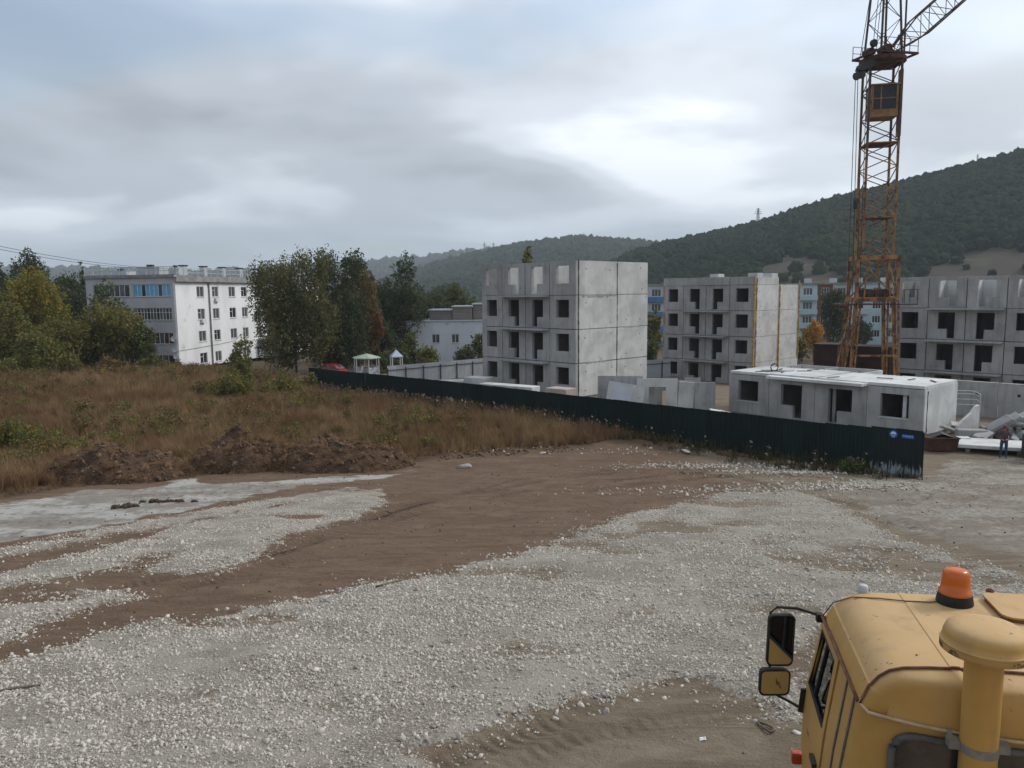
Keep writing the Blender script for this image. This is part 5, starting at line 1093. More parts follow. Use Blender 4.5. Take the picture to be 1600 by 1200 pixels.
# signs on the fence
def on_fence(px, py):
    d = ray(px, py); n3 = np.array([FN[0], FN[1], 0]); k = ((np.array([FR[0], FR[1], 0])-CAM) @ n3)/(d @ n3); return CAM+d*k
M['signblue'] = pm('sign_blue', (.015,.10,.42), (.02,.13,.48), 3, .4, 0); M['signwhite'] = pm('sign_white', (.62,.72,.85), (.55,.66,.8), 3, .5, 0)
fz = math.atan2(FD[1], FD[0])
p = on_fence(1397, 678)-np.array([FN[0], FN[1], 0])*.07; sg = empty('round_sign', p, fz, 'round blue hard-hat sign on the green fence near its right end', 'sign')
mb = MB(); mb.lathe([(.001,-.008),(.185,-.008),(.185,.008),(.001,.008)], 28); mb.build('disc', M['signblue'], sg, (0,0,0), (R(90),0,0))
hat = [(.11*math.cos(a), .03+.10*math.sin(a)) for a in np.linspace(0, math.pi, 10)]+[(-.135, .03), (-.135, .005), (.135, .005), (.135, .03)]
mb = MB(); mb.prism(hat, .010, .014, lambda u, v, h: (u, h, v)); mb.build('hard_hat_symbol', M['signwhite'], sg)
face = [(.09*math.cos(a), -.005+.11*math.sin(a)) for a in np.linspace(math.pi, 2*math.pi, 12)]; fi = [(u*.75, v*.72-.005) for u, v in face]
mb = MB(); n_ = len(face); mb.add([(u, .012, v) for u, v in face]+[(u, .012, v) for u, v in fi], [(i, i+1, n_+i+1, n_+i) for i in range(n_-1)]); mb.build('face_outline', M['signwhite'], sg)
p = on_fence(1419.5, 682)-np.array([FN[0], FN[1], 0])*.07; sg2 = empty('plate_sign', p, fz, 'small blue oblong plate with white lettering beside the round sign', 'sign')
mb = MB(); mb.box(-.27, .27, -.008, .008, -.085, .085); mb.build('plate', M['signblue'], sg2)
mb = MB(); x = .22
for i in range(7):
    for k in range(3): mb.box(x-.045, x-.012 if k != i % 3 else x-.03, .010, .013, -.02+k*.03, -.008+k*.03)
    mb.box(x-.048, x-.038, .010, .013, -.02, .052); x -= .063
mb.build('lettering', M['signwhite'], sg2)
# ------------------------------------------------------------------ grey fence behind
M['fencegrey'] = pm('grey_white_sheet', (.42,.45,.48), (.36,.39,.42), .7, .5, .03, rnd=.06)
def grey_fence(P0, P1, ztop, label):
    P0, P1 = np.array(P0[:2]), np.array(P1[:2]); d = P1-P0; l = np.linalg.norm(d); e = empty('grey_fence', (P0[0], P0[1], ztop-2.0), math.atan2(d[1], d[0]), label, 'fence'); n = max(1, round(l/1.15)); me = sheet_mesh('fence_sheet', l/n-.01, 2.0, M['fencegrey'])
    for k in range(n): link('fence_sheet', me, e, (k*l/n, 0, 0))
    for k in range(0, n+1, 2): mb = MB(); mb.box(-.04, .04, -.1, -.02, -.5, 1.75); mb.build('post', M['dark'], e, (k*l/n, 0, 0))
    mb = MB(); mb.box(0, l, -.07, -.02, 1.5, 1.56); mb.build('rail', M['dark'], e)
grey_fence(at(605,570,80), at(762,563,89), -2.0, 'pale grey sheet fence with dark posts behind the green fence')
grey_fence(at(1006,563,84), at(1048,562,86), -2.05, 'short stretch of pale sheet fence between two panel buildings')
# ------------------------------------------------------------------ gazebos and parked car
def gazebo(px, py, Y, w, eave, top, ncol, roofm, label, base=True):
    p = at(px, py, Y); zb = float(tz(p[0], p[1])); e = empty('gazebo', (p[0], p[1], zb), R(20), label, 'gazebo'); n = ncol
    pts = [(w*math.cos(2*math.pi*(k+.5)/n), w*math.sin(2*math.pi*(k+.5)/n)) for k in range(n)]
    mb = MB(); mb.add([(x*1.18, y*1.18, eave) for x, y in pts]+[(x*1.18, y*1.18, eave+.1) for x, y in pts]+[(0,0,top)], [tuple(range(n-1,-1,-1))]+[(i,(i+1)%n,n+(i+1)%n,n+i) for i in range(n)]+[(n+i,n+(i+1)%n,2*n) for i in range(n)]); mb.build('roof', roofm, e)
    for x, y in pts: mb = MB(); mb.bar((x, y, 0), (x, y, eave), .11); mb.build('post', M['white'], e)
    if base:
        for i in range(n):
            a, b = pts[i], pts[(i+1) % n]
            if i == 3: continue
            mb = MB(); mb.bar((a[0]*.98, a[1]*.98, .55), (b[0]*.98, b[1]*.98, .55), .05, .85); mb.build('side_panel', M['mural'], e)
    return e
M['mural'] = pm('painted_mural', (.66,.66,.66), (.34,.36,.42), 2.2, .7, 0, spot=(.45,.22,.16), thr=(.62,.66), ssc=1.6, thr2=(.5,.54))
M['greenroof'] = pm('pale_green_roof', (.30,.38,.30), (.40,.46,.38), 1.5, .6, .05); M['blueroof'] = pm('pale_blue_roof', (.36,.46,.60), (.48,.56,.66), 1.5, .6, .05)
gazebo(573, 570, 92, 1.55, 2.05, 2.62, 6, M['greenroof'], 'white six-sided gazebo with pale green roof and painted panels')
eg = gazebo(619.5, 570, 92, .85, 2.15, 3.05, 4, M['blueroof'], 'small sandpit canopy with pointed pale blue roof, right of the gazebo', False)
for z in (.7, 1.1, 1.5): mb = MB(); mb.bar((.1, -.62, z), (.62, .1, z), .05); mb.build('rail', M['cream'], eg)
M['redcar'] = pm('red_car_paint', (.42,.012,.014), (.34,.01,.012), 2, .25, 0, spec=.6)
pc = at(515, 575, 90); rc = empty('parked_car', (pc[0], pc[1], float(tz(pc[0], pc[1]))), R(155), 'red hatchback parked beyond the far left end of the green fence', 'car')
def car(rc):
    secs = [(-2.0,.35,.55,.62),(-1.9,.3,.85,.76),(-1.3,.28,.92,.80),(-.6,.28,.95,.82),(.6,.28,.95,.82),(1.4,.28,.92,.80),(1.85,.32,.86,.74),(2.0,.4,.6,.62)]
    mb = MB(); mb.loft([[(x,-w,z0),(x,-w,z1-.15),(x,-w*.93,z1),(x,w*.93,z1),(x,w,z1-.15),(x,w,z0)] for x, z0, z1, w in secs], True, True); mb.build('body', M['redcar'], rc, smooth=R(35))
    g = [(-1.75,.93,.70),(-1.2,1.38,.58),(-.2,1.45,.60),(.55,1.40,.58),(1.15,.94,.72)]; mb = MB(); mb.loft([[(x,-.74,.92),(x,-w,z),(x,w,z),(x,.74,.92)] for x, z, w in g], True, True); gh = mb.build('cabin', M['glass'], rc, smooth=R(35))
    mb = MB(); mb.loft([[(x,-w,z),(x,w,z),(x,w,z+.03),(x,-w,z+.03)] for x, z, w in ((-1.2,1.375,.59),(-.2,1.445,.61),(.56,1.395,.59))], True, True); mb.build('roof', M['redcar'], rc)
    for s_ in (-1, 1):
        for (x0, z0, x1, z1) in ((-1.7,.95,-1.2,1.37),(-.35,.93,-.3,1.43),(.55,1.39,1.12,.96)): mb = MB(); mb.bar((x0, s_*.70, z0), (x1, s_*.60, z1), .07); mb.build('pillar', M['redcar'], rc)
        mb = MB(); mb.box(-2.0, -1.9, min(s_*.42, s_*.7), max(s_*.42, s_*.7), .62, .8); mb.build('tail_light', M['amber'], rc); mb = MB(); mb.box(1.92, 2.02, min(s_*.42, s_*.68), max(s_*.42, s_*.68), .58, .74); mb.build('headlight', M['white'], rc)
        for x in (-1.25, 1.3):
            m_ = MB(); m_.lathe([(.2,-.1),(.31,-.1),(.32,0),(.31,.1),(.2,.1)], 18); o = m_.build('wheel', M['rubber'], rc, (x, s_*.76, .32), (R(90),0,0), smooth=R(40)); m_ = MB(); m_.lathe([(.02,-.09),(.2,-.08),(.2,.08),(.02,.09)], 14); m_.build('rim', M['steel'], o)
    mb = MB(); mb.box(-2.06, -2.0, -.25, .25, .45, .56); mb.build('number_plate', M['white'], rc)
car(rc)
# ------------------------------------------------------------------ precast panels and slabs about the site
def leaning(px0, px1, ytop, Y, lean, m, label, hole=None, th=.16, roll=0):
    a, b = at(px0, ytop, Y), at(px1, ytop, Y); zb = float(tz(a[0], a[1])); w = (b[0]-a[0])/math.cos(R(8)); h = (a[2]-zb)/math.cos(R(lean))
    e = empty('precast_element', (a[0], a[1], zb), R(-9), label, 'panel', 'precast panels stored upright'); o = link('plate', grid_panel(w, h, th, hole(w, h) if hole else [], m, 'x'), e, (0, 0, .02), (R(-lean), R(roll), 0)); return e, w, h
leaning(934, 1003, 588, 55.5, 3, M['conc'], 'grey concrete panel standing at the left end of the panel store')
e, w, h = leaning(942, 999, 596, 54, 14, M['conc_light'], 'pale panel with smooth sheet leaning in front of the panel store', roll=9)
mb = MB(); mb.box(.35, 1.75, -.04, -.005, .2, h-.25); mb.build('smooth_sheet', pm('pale_film', (.52,.54,.60), (.46,.48,.54), 1, .4, 0), e, (0,0,.02), (R(-14),R(9),0))
leaning(995, 1057, 592, 55, 2, M['conc_light'], 'concrete panel with a doorway opening in the middle of the panel store', lambda w, h: [(w*.30, w*.72, .0, h*.78)])
leaning(1000, 1062, 595, 56.0, 1, M['conc'], 'grey panel with a door gap standing behind the doorway panel', lambda w, h: [(w*.55, w*.72, .0, h*.7)])
leaning(1058, 1082, 596, 54.6, -2, M['conc_light'], 'narrow pale panel on edge right of the doorway panel', roll=4)
leaning(1062, 1090, 595, 55.4, 4, M['conc'], 'narrow grey panel with slot in the right half of the store', lambda w, h: [(w*.6, w*.8, .2, h*.7)])
leaning(1086, 1117, 598, 54.2, 1, M['conc'], 'plain grey panel at the right end of the panel store')
leaning(1070, 1094, 591, 57, 0, M['conc'], 'rearmost panel edge rising above the right half of the store')
def slab(name, px, py, Y, sx, sy, sz, rz, m, label, cat='slab', tilt=(0,0), lift=0., group='loose slabs and blocks', parts=None):
    p = at(px, py, Y); zb = float(tz(p[0], p[1])); sz = sz or p[2]-zb-lift; e = empty(name, (p[0], p[1], zb+lift), R(rz), label, cat, group); mb = MB(); mb.box(-sx/2, sx/2, -sy/2, sy/2, 0, sz); mb.build('slab', m, e, (0,0,0), (R(tilt[0]), R(tilt[1]), 0), bevel=.03, seg=1)
    if lift > .1:
        for x in (-.35, .35): mb = MB(); mb.box(x*sx-.12, x*sx+.12, -sy*.4, sy*.4, -lift, -.002); mb.build('bearer', M['conc_in'], e)
    return e
slab('concrete_slab', 718, 594, 66, 4.6, 1.6, None, 10, M['conc_light'], 'low stack of pale slabs behind the fence left of the tall block', lift=.0)
slab('concrete_slab', 748, 589, 65, 2.2, 1.4, None, -30, M['conc_white'], 'pale slab lying at the left foot of the tall block')
slab('concrete_slab', 795, 601, 58.5, 5.0, 1.2, None, -35, M['conc_light'], 'long pale slab in front of the tall block doors', lift=.45)
slab('concrete_slab', 876, 606, 56.5, 1.9, 1.3, None, -40, pm('pinkish_block', (.50,.42,.37), (.42,.36,.33), 2), 'pinkish slab stack at the right foot of the tall block', lift=.9)
for i, (px, py, rz) in enumerate(((1112, 634, 10), (1121, 632, 40), (1131, 631, -25))): slab('concrete_block', px, py, 51+i*.4, .8, .45, .9-.12*i, rz, M['conc_white'], ['broken white block leaning at the left of the low shell', 'middle white block heaped left of the low shell', 'white block touching the left wall of the low shell'][i], 'block', (18-14*i, 12), .15)
# right edge of the site
slab('lying_slab', 1548, 702, 41.8, 3.5, 2.4, .2, -24, M['conc_light'], 'big pale slab lying on bearers behind the standing worker', lift=.28)
slab('concrete_block', 1497, 688, 43.2, 1.2, .6, .55, -15, M['conc_white'], 'white block between the rusty bin and the lying slab', 'block')
slab('concrete_block', 1517, 685, 44.5, 1.6, .6, .75, -10, M['conc'], 'grey block behind the lying slab under the broken wall', 'block')
for i, (px, py, Y, sx, sy, lx) in enumerate(((1556, 676, 45.2, 1.9, 1.1, -34), (1567, 674, 45.6, 2.1, 1.1, -37), (1580, 672, 46.0, 2.1, 1.2, -32))):
    slab('leaning_slab', px, py, Y, sx, sy, .2, -22, M['conc'], ['leftmost grey slab leaning on the rubble', 'second grey slab leaning on the rubble', 'third slab leaning on the rubble behind the worker'][i], 'slab', (8, lx), .75)
p = at(1512, 670, 46.5); zb = float(tz(p[0], p[1])); e = empty('broken_panel_piece', (p[0], p[1], zb), R(30), 'broken white wall piece with a slanting top beside the low shell', 'wall')
mb = MB(); mb.prism([(-1.2, -.4), (1.05, -.4), (1.02, 1.85), (.65, 1.78), (.2, 1.4), (-.45, 1.12), (-1.2, .75)], -.09, .09, lambda u, v, h: (u, h, v)); mb.build('plate', M['conc_white'], e)
p = at(1512, 640, 49); e = empty('pipe_rack', (p[0], p[1], float(tz(p[0], p[1]))), R(-10), 'grey metal rack of bent bars behind the broken wall', 'rack')
for i, z in enumerate((1.6, 1.95, 2.3, 2.5)): mb = MB(); mb.path([(-.9, 0, z), (.6-.1*i, 0, z-.03), (.72, 0, z-.25), (.72, 0, .02)], .035, 5); mb.build('bar', M['steel'], e)
for i, (px, py, Y, sx, sy, tl, lab) in enumerate(((1503, 664, 47.2, 1.3, .5, (24, 8), 'tilted pale slab end against the white end wall of the shell'), (1488, 672, 45.6, 1.6, .4, (-14, 20), 'slanting pale beam at the foot of the white end wall'), (1536, 681, 44.0, 1.1, .7, (12, -16), 'tilted pale plate between the lying slab and the leaning slabs'), (1580, 690, 42.8, .9, .6, (20, 14), 'pale plate sticking up right behind the worker'))):
    slab('broken_plate', px, py, Y, sx, sy, .14, -20+25*i, M['conc_light'] if i != 2 else M['conc'], lab, 'plate', tl, .45)
# rubble pile
def rubble():
    c = at(1588, 676, 45.5); zb = float(tz(c[0], c[1])); r = random.Random(12)
    labs = ['jagged grey lump', 'white chunk', 'flat grey chunk', 'square pale chunk', 'dark lump', 'thin pale splinter', 'wedge of grey concrete', 'upper white chunk', 'topmost grey chunk']
    where = ['at the left foot of the rubble pile', 'low in the rubble pile', 'in the middle of the rubble pile', 'right of the middle of the rubble pile', 'at the right foot of the rubble pile', 'across the front of the rubble pile', 'at the back of the rubble pile', 'near the top of the rubble pile', 'crowning the rubble pile']
    pos_ = [(-1.1,-.3,.15),(-.5,-.5,.2),(0,-.3,.3),(.6,-.2,.35),(1.3,-.4,.25),(.2,-.8,.2),(.5,.6,.6),(-.1,.1,.85),(.7,.2,1.05)]
    for i, (x, y, z) in enumerate(pos_):
        me = stone_mesh(200+i, M['conc_light'] if i in (1,3,5,7) else M['conc'], 2); o = link('concrete_chunk', me, None, (c[0]+x, c[1]+y, zb+z), (r.uniform(-.5,.5), r.uniform(-.5,.5), r.uniform(0,6))); s_ = r.uniform(.45, .7); o.scale = (s_*r.uniform(1,1.7), s_, s_*r.uniform(.4,.8)); tag(o, labs[i]+' '+where[i], 'rubble', 'chunks of the rubble pile')
rubble()
p = at(1467, 702, 42.0); zb = float(tz(p[0], p[1])); e = empty('waste_bin', (p[0], p[1], zb), R(-6), 'low rusty steel bin at the right end of the green fence', 'bin')
mb = MB(); mb.hexa([(-.75,-.5,.05),(.7,-.5,.05),(.7,.5,.05),(-.75,.5,.05),(-.85,-.6,.8),(.8,-.6,.8),(.8,.6,.8),(-.85,.6,.8)]); mb.build('body', M['rust'], e); mb = MB()
for a, b in (((-.87,-.62),(.82,-.62)),((.82,-.62),(.82,.62)),((.82,.62),(-.87,.62)),((-.87,.62),(-.87,-.62))): mb.bar((*a,.8), (*b,.8), .06)
mb.build('rim', M['rust'], e)
mb = MB(); mb.add([(-.7,-.5,.78),(0,-.3,1.0),(.7,-.5,.8),(.7,.5,.8),(.1,.2,1.08),(-.7,.5,.78)], [(0,1,5),(1,4,5),(1,2,4),(2,3,4),(4,3,5)]); mb.build('waste', M['dark'], e)
p = at(1590, 727, 38.3); zb = float(tz(p[0], p[1])); e = empty('steel_crate', (p[0]+2.3, p[1], zb), R(-4), 'dark slatted steel crate cut off by the right edge', 'crate')
mb = MB(); mb.box(-1.2, 1.2, 0, 1.5, .15, 1.3); mb.build('body', M['dark'], e)
for k in range(4): mb = MB(); mb.box(-1.25, 1.25, -.06, -.003, .2+k*.29, .4+k*.29); mb.build('slat', pm('grey_slat', (.07,.07,.075), (.1,.1,.1), 3, .7) if k == 0 else bpy.data.materials['grey_slat'], e)
for x in (-1, 1): mb = MB(); mb.box(x-.12, x+.12, .1, 1.4, 0, .149); mb.build('foot', M['dark'], e)
# ------------------------------------------------------------------ the worker
def person():
    p = at(1567, 720, 40.0); zb = float(gz(np.array([p[0]]), np.array([p[1]]))[0])
    J = {'pelvis':(0,0,.95),'belly':(0,.01,1.1),'chest':(0,.0,1.30),'neck':(0,.0,1.46),'head0':(.01,-.02,1.54),'head1':(.015,-.025,1.63),'head2':(.01,-.01,1.70),
         'hipl':(-.10,0,.90),'kneel':(-.12,-.02,.50),'anklel':(-.13,.02,.09),'toel':(-.15,-.13,.04),'hipr':(.10,0,.90),'kneer':(.11,-.03,.50),'ankler':(.12,.01,.09),'toer':(.15,-.13,.04),
         'shl':(-.19,.0,1.40),'ell':(-.27,-.03,1.13),'wrl':(-.12,-.22,1.02),'hal':(-.05,-.27,1.02),'shr':(.19,.0,1.40),'elr':(.28,-.03,1.13),'wrr':(.19,-.25,1.04),'har':(.12,-.31,1.05)}
    rad = {'pelvis':.155,'belly':.15,'chest':.17,'neck':.065,'head0':.075,'head1':.10,'head2':.075,'hipl':.10,'kneel':.072,'anklel':.055,'toel':.045,'hipr':.10,'kneer':.072,'ankler':.055,'toer':.045,'shl':.082,'ell':.058,'wrl':.042,'hal':.038,'shr':.082,'elr':.058,'wrr':.042,'har':.038}
    E_ = [('pelvis','belly'),('belly','chest'),('chest','neck'),('neck','head0'),('head0','head1'),('head1','head2'),('pelvis','hipl'),('hipl','kneel'),('kneel','anklel'),('anklel','toel'),('pelvis','hipr'),('hipr','kneer'),('kneer','ankler'),('ankler','toer'),('chest','shl'),('shl','ell'),('ell','wrl'),('wrl','hal'),('chest','shr'),('shr','elr'),('elr','wrr'),('wrr','har')]
    for s_, hd in (('l','hal'),('r','har')):                            # five fingers each
        h = Vector(J[hd]); d = (h-Vector(J['wr'+s_])).normalized(); sd = d.cross(Vector((0,0,1))).normalized()
        for i, (o, l) in enumerate(((-.028,.065),(-.009,.075),(.010,.072),(.028,.06))):
            J[f'f{s_}{i}'] = tuple(h+d*l*.6+sd*o+Vector((0,0,-.01))); rad[f'f{s_}{i}'] = .010; E_.append((hd, f'f{s_}{i}')); J[f'g{s_}{i}'] = tuple(h+d*l+sd*o+Vector((0,0,-.035))); rad[f'g{s_}{i}'] = .008; E_.append((f'f{s_}{i}', f'g{s_}{i}'))
        J[f't{s_}'] = tuple(h-d*.01+sd*.055+Vector((0,0,.02))); rad[f't{s_}'] = .011; E_.append((hd, f't{s_}'))
    names = list(J); ix = {n: i for i, n in enumerate(names)}
    me = bpy.data.meshes.new('body'); me.from_pydata([J[n] for n in names], [(ix[a], ix[b]) for a, b in E_], []); o = bpy.data.objects.new('body_skin', me); COL.objects.link(o)
    md = o.modifiers.new('skin', 'SKIN'); sv = me.skin_vertices[0].data
    for n in names: q = rad[n]; sv[ix[n]].radius = (q*(1.15 if n in ('chest','pelvis','belly') else 1), q*(.75 if n in ('chest','pelvis','belly') else 1))
    sv[ix['pelvis']].use_root = True; o.modifiers.new('sub', 'SUBSURF').levels = 2
    dg = bpy.context.evaluated_depsgraph_get(); me2 = bpy.data.meshes.new_from_object(o.evaluated_get(dg)); bpy.data.objects.remove(o); me2.name = 'body'
    mats = [pm('skin', (.42,.24,.17), (.36,.2,.14), 5, .6, 0), pm('blue_jeans', (.04,.075,.145), (.03,.055,.11), 8, .9, .2), pm('maroon_jacket', (.085,.04,.048), (.11,.085,.10), 5, .9, .2), pm('dark_shoes', (.02,.025,.035), (.03,.03,.04), 5, .7, 0)]
    me2.materials.clear()
    for m in mats: me2.materials.append(m)
    hl, hr = Vector(J['wrl']), Vector(J['wrr'])
    for f in me2.polygons:
        c = f.center; f.use_smooth = True
        hand = min((c-Vector(J['hal'])).length, (c-Vector(J['har'])).length) < .075 or (c.y < -.25 and c.z > .9)
        f.material_index = 0 if c.z > 1.475 or hand else 3 if c.z < .11 else 1 if c.z < .97 and abs(c.x) < .24 and c.y > -.17 else 2
    e = empty('person', (p[0], p[1], zb), R(-35), 'worker in maroon jacket, red cap and blue jeans standing by the slabs', 'person'); link('body', me2, e)
    mb = MB(); mb.lathe([(.108,.0),(.112,.04),(.10,.085),(.06,.115),(.01,.122)], 16, (.012,-.015,1.645)); mb.prism([(-.08,-.10),(.1,-.10),(.08,-.2),(.01,-.225),(-.06,-.2)], 1.645, 1.658, lambda u, v, h: (u, v, h)); mb.build('cap', pm('red_cap', (.16,.035,.035), (.12,.03,.03), 4, .8, .1), e, smooth=R(40))
    mb = MB(); mb.lathe([(.098,.0),(.104,.05),(.10,.09)], 14, (.012,.0,1.565)); mb.build('hair', pm('dark_hair', (.03,.02,.015), (.05,.035,.025), 20, .8, .2), e, smooth=True)
    mb = MB(); mb.prism([(-.016,-.118),(.04,-.118),(.012,-.15)], 1.575, 1.615); mb.build('nose', mats[0], e)
    for s_ in (-1, 1): mb = MB(); mb.lathe([(.004,-.02),(.022,-.01),(.022,.012),(.004,.02)], 8); mb.build('ear', mats[0], e, (.012+s_*.102, -.01, 1.6))
person()
# ------------------------------------------------------------------ trees and bushes
def leaf_mat(name, a, b, c):
    t = NT(name); tint = t.attr('tint'); col = t.mix(tint, a, b); col = t.mix(t.rng(t.attr('clump'), .55, .9, 0, .75), col, c)
    d = t.bsdf(col, .75, 0, None, .25); tr = t.n('BsdfTranslucent'); t.put(tr.inputs[0], col); mx = t.n('MixShader'); mx.inputs[0].default_value = .3; t.L.new(d, mx.inputs[1]); t.L.new(tr.outputs[0], mx.inputs[2]); return t.done(mx.outputs[0])
LM = {'birch': leaf_mat('birch_leaves', (.075,.085,.032), (.145,.145,.058), (.20,.165,.06)), 'dark': leaf_mat('dark_leaves', (0.030,0.049,0.022), (0.068,0.089,0.038), (0.095,0.101,0.041)),
      'green': leaf_mat('green_leaves', (0.054,0.081,0.030), (0.121,0.149,0.051), (0.176,0.162,0.047)), 'olive': leaf_mat('olive_leaves', (0.081,0.089,0.027), (0.176,0.169,0.046), (0.270,0.203,0.047)),
      'yellow': leaf_mat('yellowing_leaves', (.13,.135,.028), (.24,.21,.038), (.32,.23,.035)), 'orange': leaf_mat('orange_leaves', (0.351,0.176,0.027), (0.540,0.284,0.034), (0.189,0.162,0.041)),
      'red': leaf_mat('red_leaves', (.17,.06,.028), (.24,.085,.035), (.12,.07,.035)), 'brown': leaf_mat('browning_leaves', (0.081,0.074,0.032), (0.176,0.121,0.049), (0.257,0.162,0.047)), 'lime': leaf_mat('lime_leaves', (.09,.105,.03), (.17,.17,.045), (.23,.2,.05))}
M['bark'] = pm('brown_bark', (.07,.05,.038), (.12,.09,.07), 6, .95, .5); M['birchbark'] = pm('birch_bark', (.24,.23,.21), (.14,.13,.12), 2, .9, .3, spot=(.04,.04,.04), thr=(.55,.6), ssc=4)
def crown(blobs, nclump, per, leaf, crad, droop, mat, seed):
    r = np.random.default_rng(seed); B = np.array(blobs, float); vol = B[:, 3]*B[:, 4]*B[:, 5]; k = r.choice(len(B), nclump, p=vol/vol.sum())
    d = r.normal(size=(nclump, 3)); d /= np.linalg.norm(d, axis=1)[:, None]; q = r.random(nclump)**.42; C = B[k, :3]+d*q[:, None]*B[k, 3:6]
    n = nclump*per; cc = np.repeat(C, per, 0); rad = np.repeat(crad*r.uniform(.6, 1.3, nclump), per)
    off = np.clip(r.normal(size=(n, 3)), -1.5, 1.5)*.55; off[:, 2] = off[:, 2]*(1+droop*.6)-droop*np.abs(r.normal(size=n))*.8; P = cc+off*rad[:, None]
    u = r.normal(size=(n, 3)); u[:, 2] -= droop*.6; u /= np.linalg.norm(u, axis=1)[:, None]; v = np.cross(u, r.normal(size=(n, 3))); v /= np.linalg.norm(v, axis=1)[:, None]
    s = leaf*r.uniform(.55, 1.3, n)[:, None]; V = np.stack([P-u*s*.9, P+v*s*.5, P+u*s*.9, P-v*s*.5], 1).reshape(-1, 3); V[:, 2] = np.maximum(V[:, 2], .03)
    me = npmesh('crown', V, np.arange(4*n).reshape(-1, 4), mat); vattr(me, 'tint', np.repeat(r.random(n), 4)); vattr(me, 'clump', np.repeat(np.repeat(r.random(nclump), per), 4)); return me
_ts = [100]
def tree(px, Y, ytop, wpx, kind, label, form='round', name='tree', cat='tree', bare=.22, dens=1., leaf=None, group=None, ybase=None):
    _ts[0] += 1; s = _ts[0]; r = np.random.default_rng(s); top = at(px, ytop, Y); zb = float(tz(top[0], top[1])); h = max(.5, top[2]-zb); R_ = wpx/2*Y/FPX; e = empty(name, (top[0], top[1], zb), r.uniform(0, 6.28), label, cat, group)
    z0 = h*bare; lf = leaf or max(.10, .0019*Y); bl = []; ch = h-z0
    if form == 'round':
        bl.append((0, 0, z0+ch*.5, R_*.72, R_*.72, ch*.46))
        for i in range(7): a = i*.9+r.uniform(0, .6); q = r.uniform(.35, .62)*R_; zz = z0+ch*r.uniform(.25, .8); bl.append((q*math.cos(a), q*math.sin(a), zz, R_*r.uniform(.28, .45), R_*r.uniform(.28, .45), ch*r.uniform(.14, .24)))
        bl.append((r.normal(0, .1)*R_, 0, h-ch*.14, R_*.34, R_*.34, ch*.13))
    elif form == 'tall':
        for i in range(6): f = i/5; w = R_*(.55+.45*math.sin(math.pi*(.2+.62*f)))*(1.0 if f < .8 else .62); bl.append((r.normal(0, .22)*R_, r.normal(0, .22)*R_, z0+ch*(.1+.8*f), w*.85, w*.85, ch*.17))
        for i in range(7): a = r.uniform(0, 6.28); f = r.uniform(.1, .95); bl.append((R_*.62*math.cos(a), R_*.62*math.sin(a), z0+ch*f, R_*.4, R_*.4, ch*.12))
        for i in range(3): a = r.uniform(0, 6.28); bl.append((R_*.3*math.cos(a), R_*.3*math.sin(a), h-ch*.06*r.uniform(.6, 2.4), R_*.26, R_*.26, ch*.075))
    elif form == 'cone':
        for i in range(7): f = i/6; bl.append((0, 0, z0+ch*(.07+.86*f), R_*(1.05-.85*f), R_*(1.05-.85*f), ch*.1))
    else:                                        # bush: many stems from the ground
        for i in range(9): a = r.uniform(0, 6.28); q = R_*r.uniform(0, .7); hh = h*(1-.45*(q/R_)**1.2)*r.uniform(.75, 1); bl.append((q*math.cos(a), q*math.sin(a), hh*.55, R_*.36, R_*.36, hh*.42))
        bl.append((0, 0, h*.62, R_*.3, R_*.3, h*.36))
    area = 4*math.pi*R_*R_*.5+2*math.pi*R_*ch*.6; n = int(np.clip(area/(lf*lf)*1.7*dens, 500, 26000)); per = 14
    droop = 1.3 if kind == 'birch' and form == 'tall' else .25
    link('crown' if form != 'bush' else 'foliage', crown(bl, n//per, per, lf, max(.25, R_*.15), droop, LM[kind], s), e)
    bk = M['birchbark'] if kind == 'birch' else M['bark']; mb = MB()
    if form != 'bush':
        tr_ = max(.07, h*.013); pts = [Vector((0, 0, -.3))]+[Vector((r.normal(0, .012)*h, r.normal(0, .012)*h, h*f)) for f in (.2, .4, .6, .78, .93)]
        for i in range(5): mb.tube(pts[i], pts[i+1], tr_*(1-i*.17), 8, tr_*(1-(i+1)*.17))
        to = mb.build('trunk', bk, e, smooth=R(50))
        for i in range(9): f = r.uniform(.25, .8); a = r.uniform(0, 6.28); l = R_*r.uniform(.4, .8); b0 = Vector((0, 0, h*f)); m_ = MB(); mid = b0+Vector((math.cos(a)*l*.5, math.sin(a)*l*.5, l*.45)); m_.tube(b0, mid, tr_*.38, 5, tr_*.25); m_.tube(mid, mid+Vector((math.cos(a+.3)*l*.5, math.sin(a+.3)*l*.5, l*.3)), tr_*.25, 5, tr_*.08); m_.build('limb', bk, to)
    else:
        for i in range(7): a = r.uniform(0, 6.28); mb.tube((math.cos(a)*R_*.12, math.sin(a)*R_*.12, -.15), (math.cos(a)*R_*.5, math.sin(a)*R_*.5, h*r.uniform(.5, .8)), .03, 5, .012)
        mb.build('stems', bk, e)
    return e
g1 = 'trees beside the white apartment house'; g2 = 'birches and trees in the middle'; g3 = 'bushes in the dry field'
tree(48, 86, 418, 100, 'yellow', 'yellowing leafy tree at the left edge', group=g1, bare=.3)
tree(8, 80, 470, 100, 'olive', 'olive tree below the yellow tree at the left edge', group=g1, bare=.06)
tree(42, 128, 386, 74, 'dark', 'tall dark tree rising above the yellow tree', group=g1, bare=.2)
tree(2, 120, 410, 50, 'dark', 'dark tree top cut by the left edge behind the yellow tree', group=g1)
tree(103, 112, 424, 88, 'dark', 'dark green tree between the yellow tree and the white house', group=g1, bare=.1)
tree(127, 118, 410, 34, 'dark', 'slim pointed dark tree touching the left corner of the white house', 'cone', group=g1)
tree(92, 84, 498, 120, 'olive', 'olive green tree in front of the dark trees', group=g1, bare=.04)
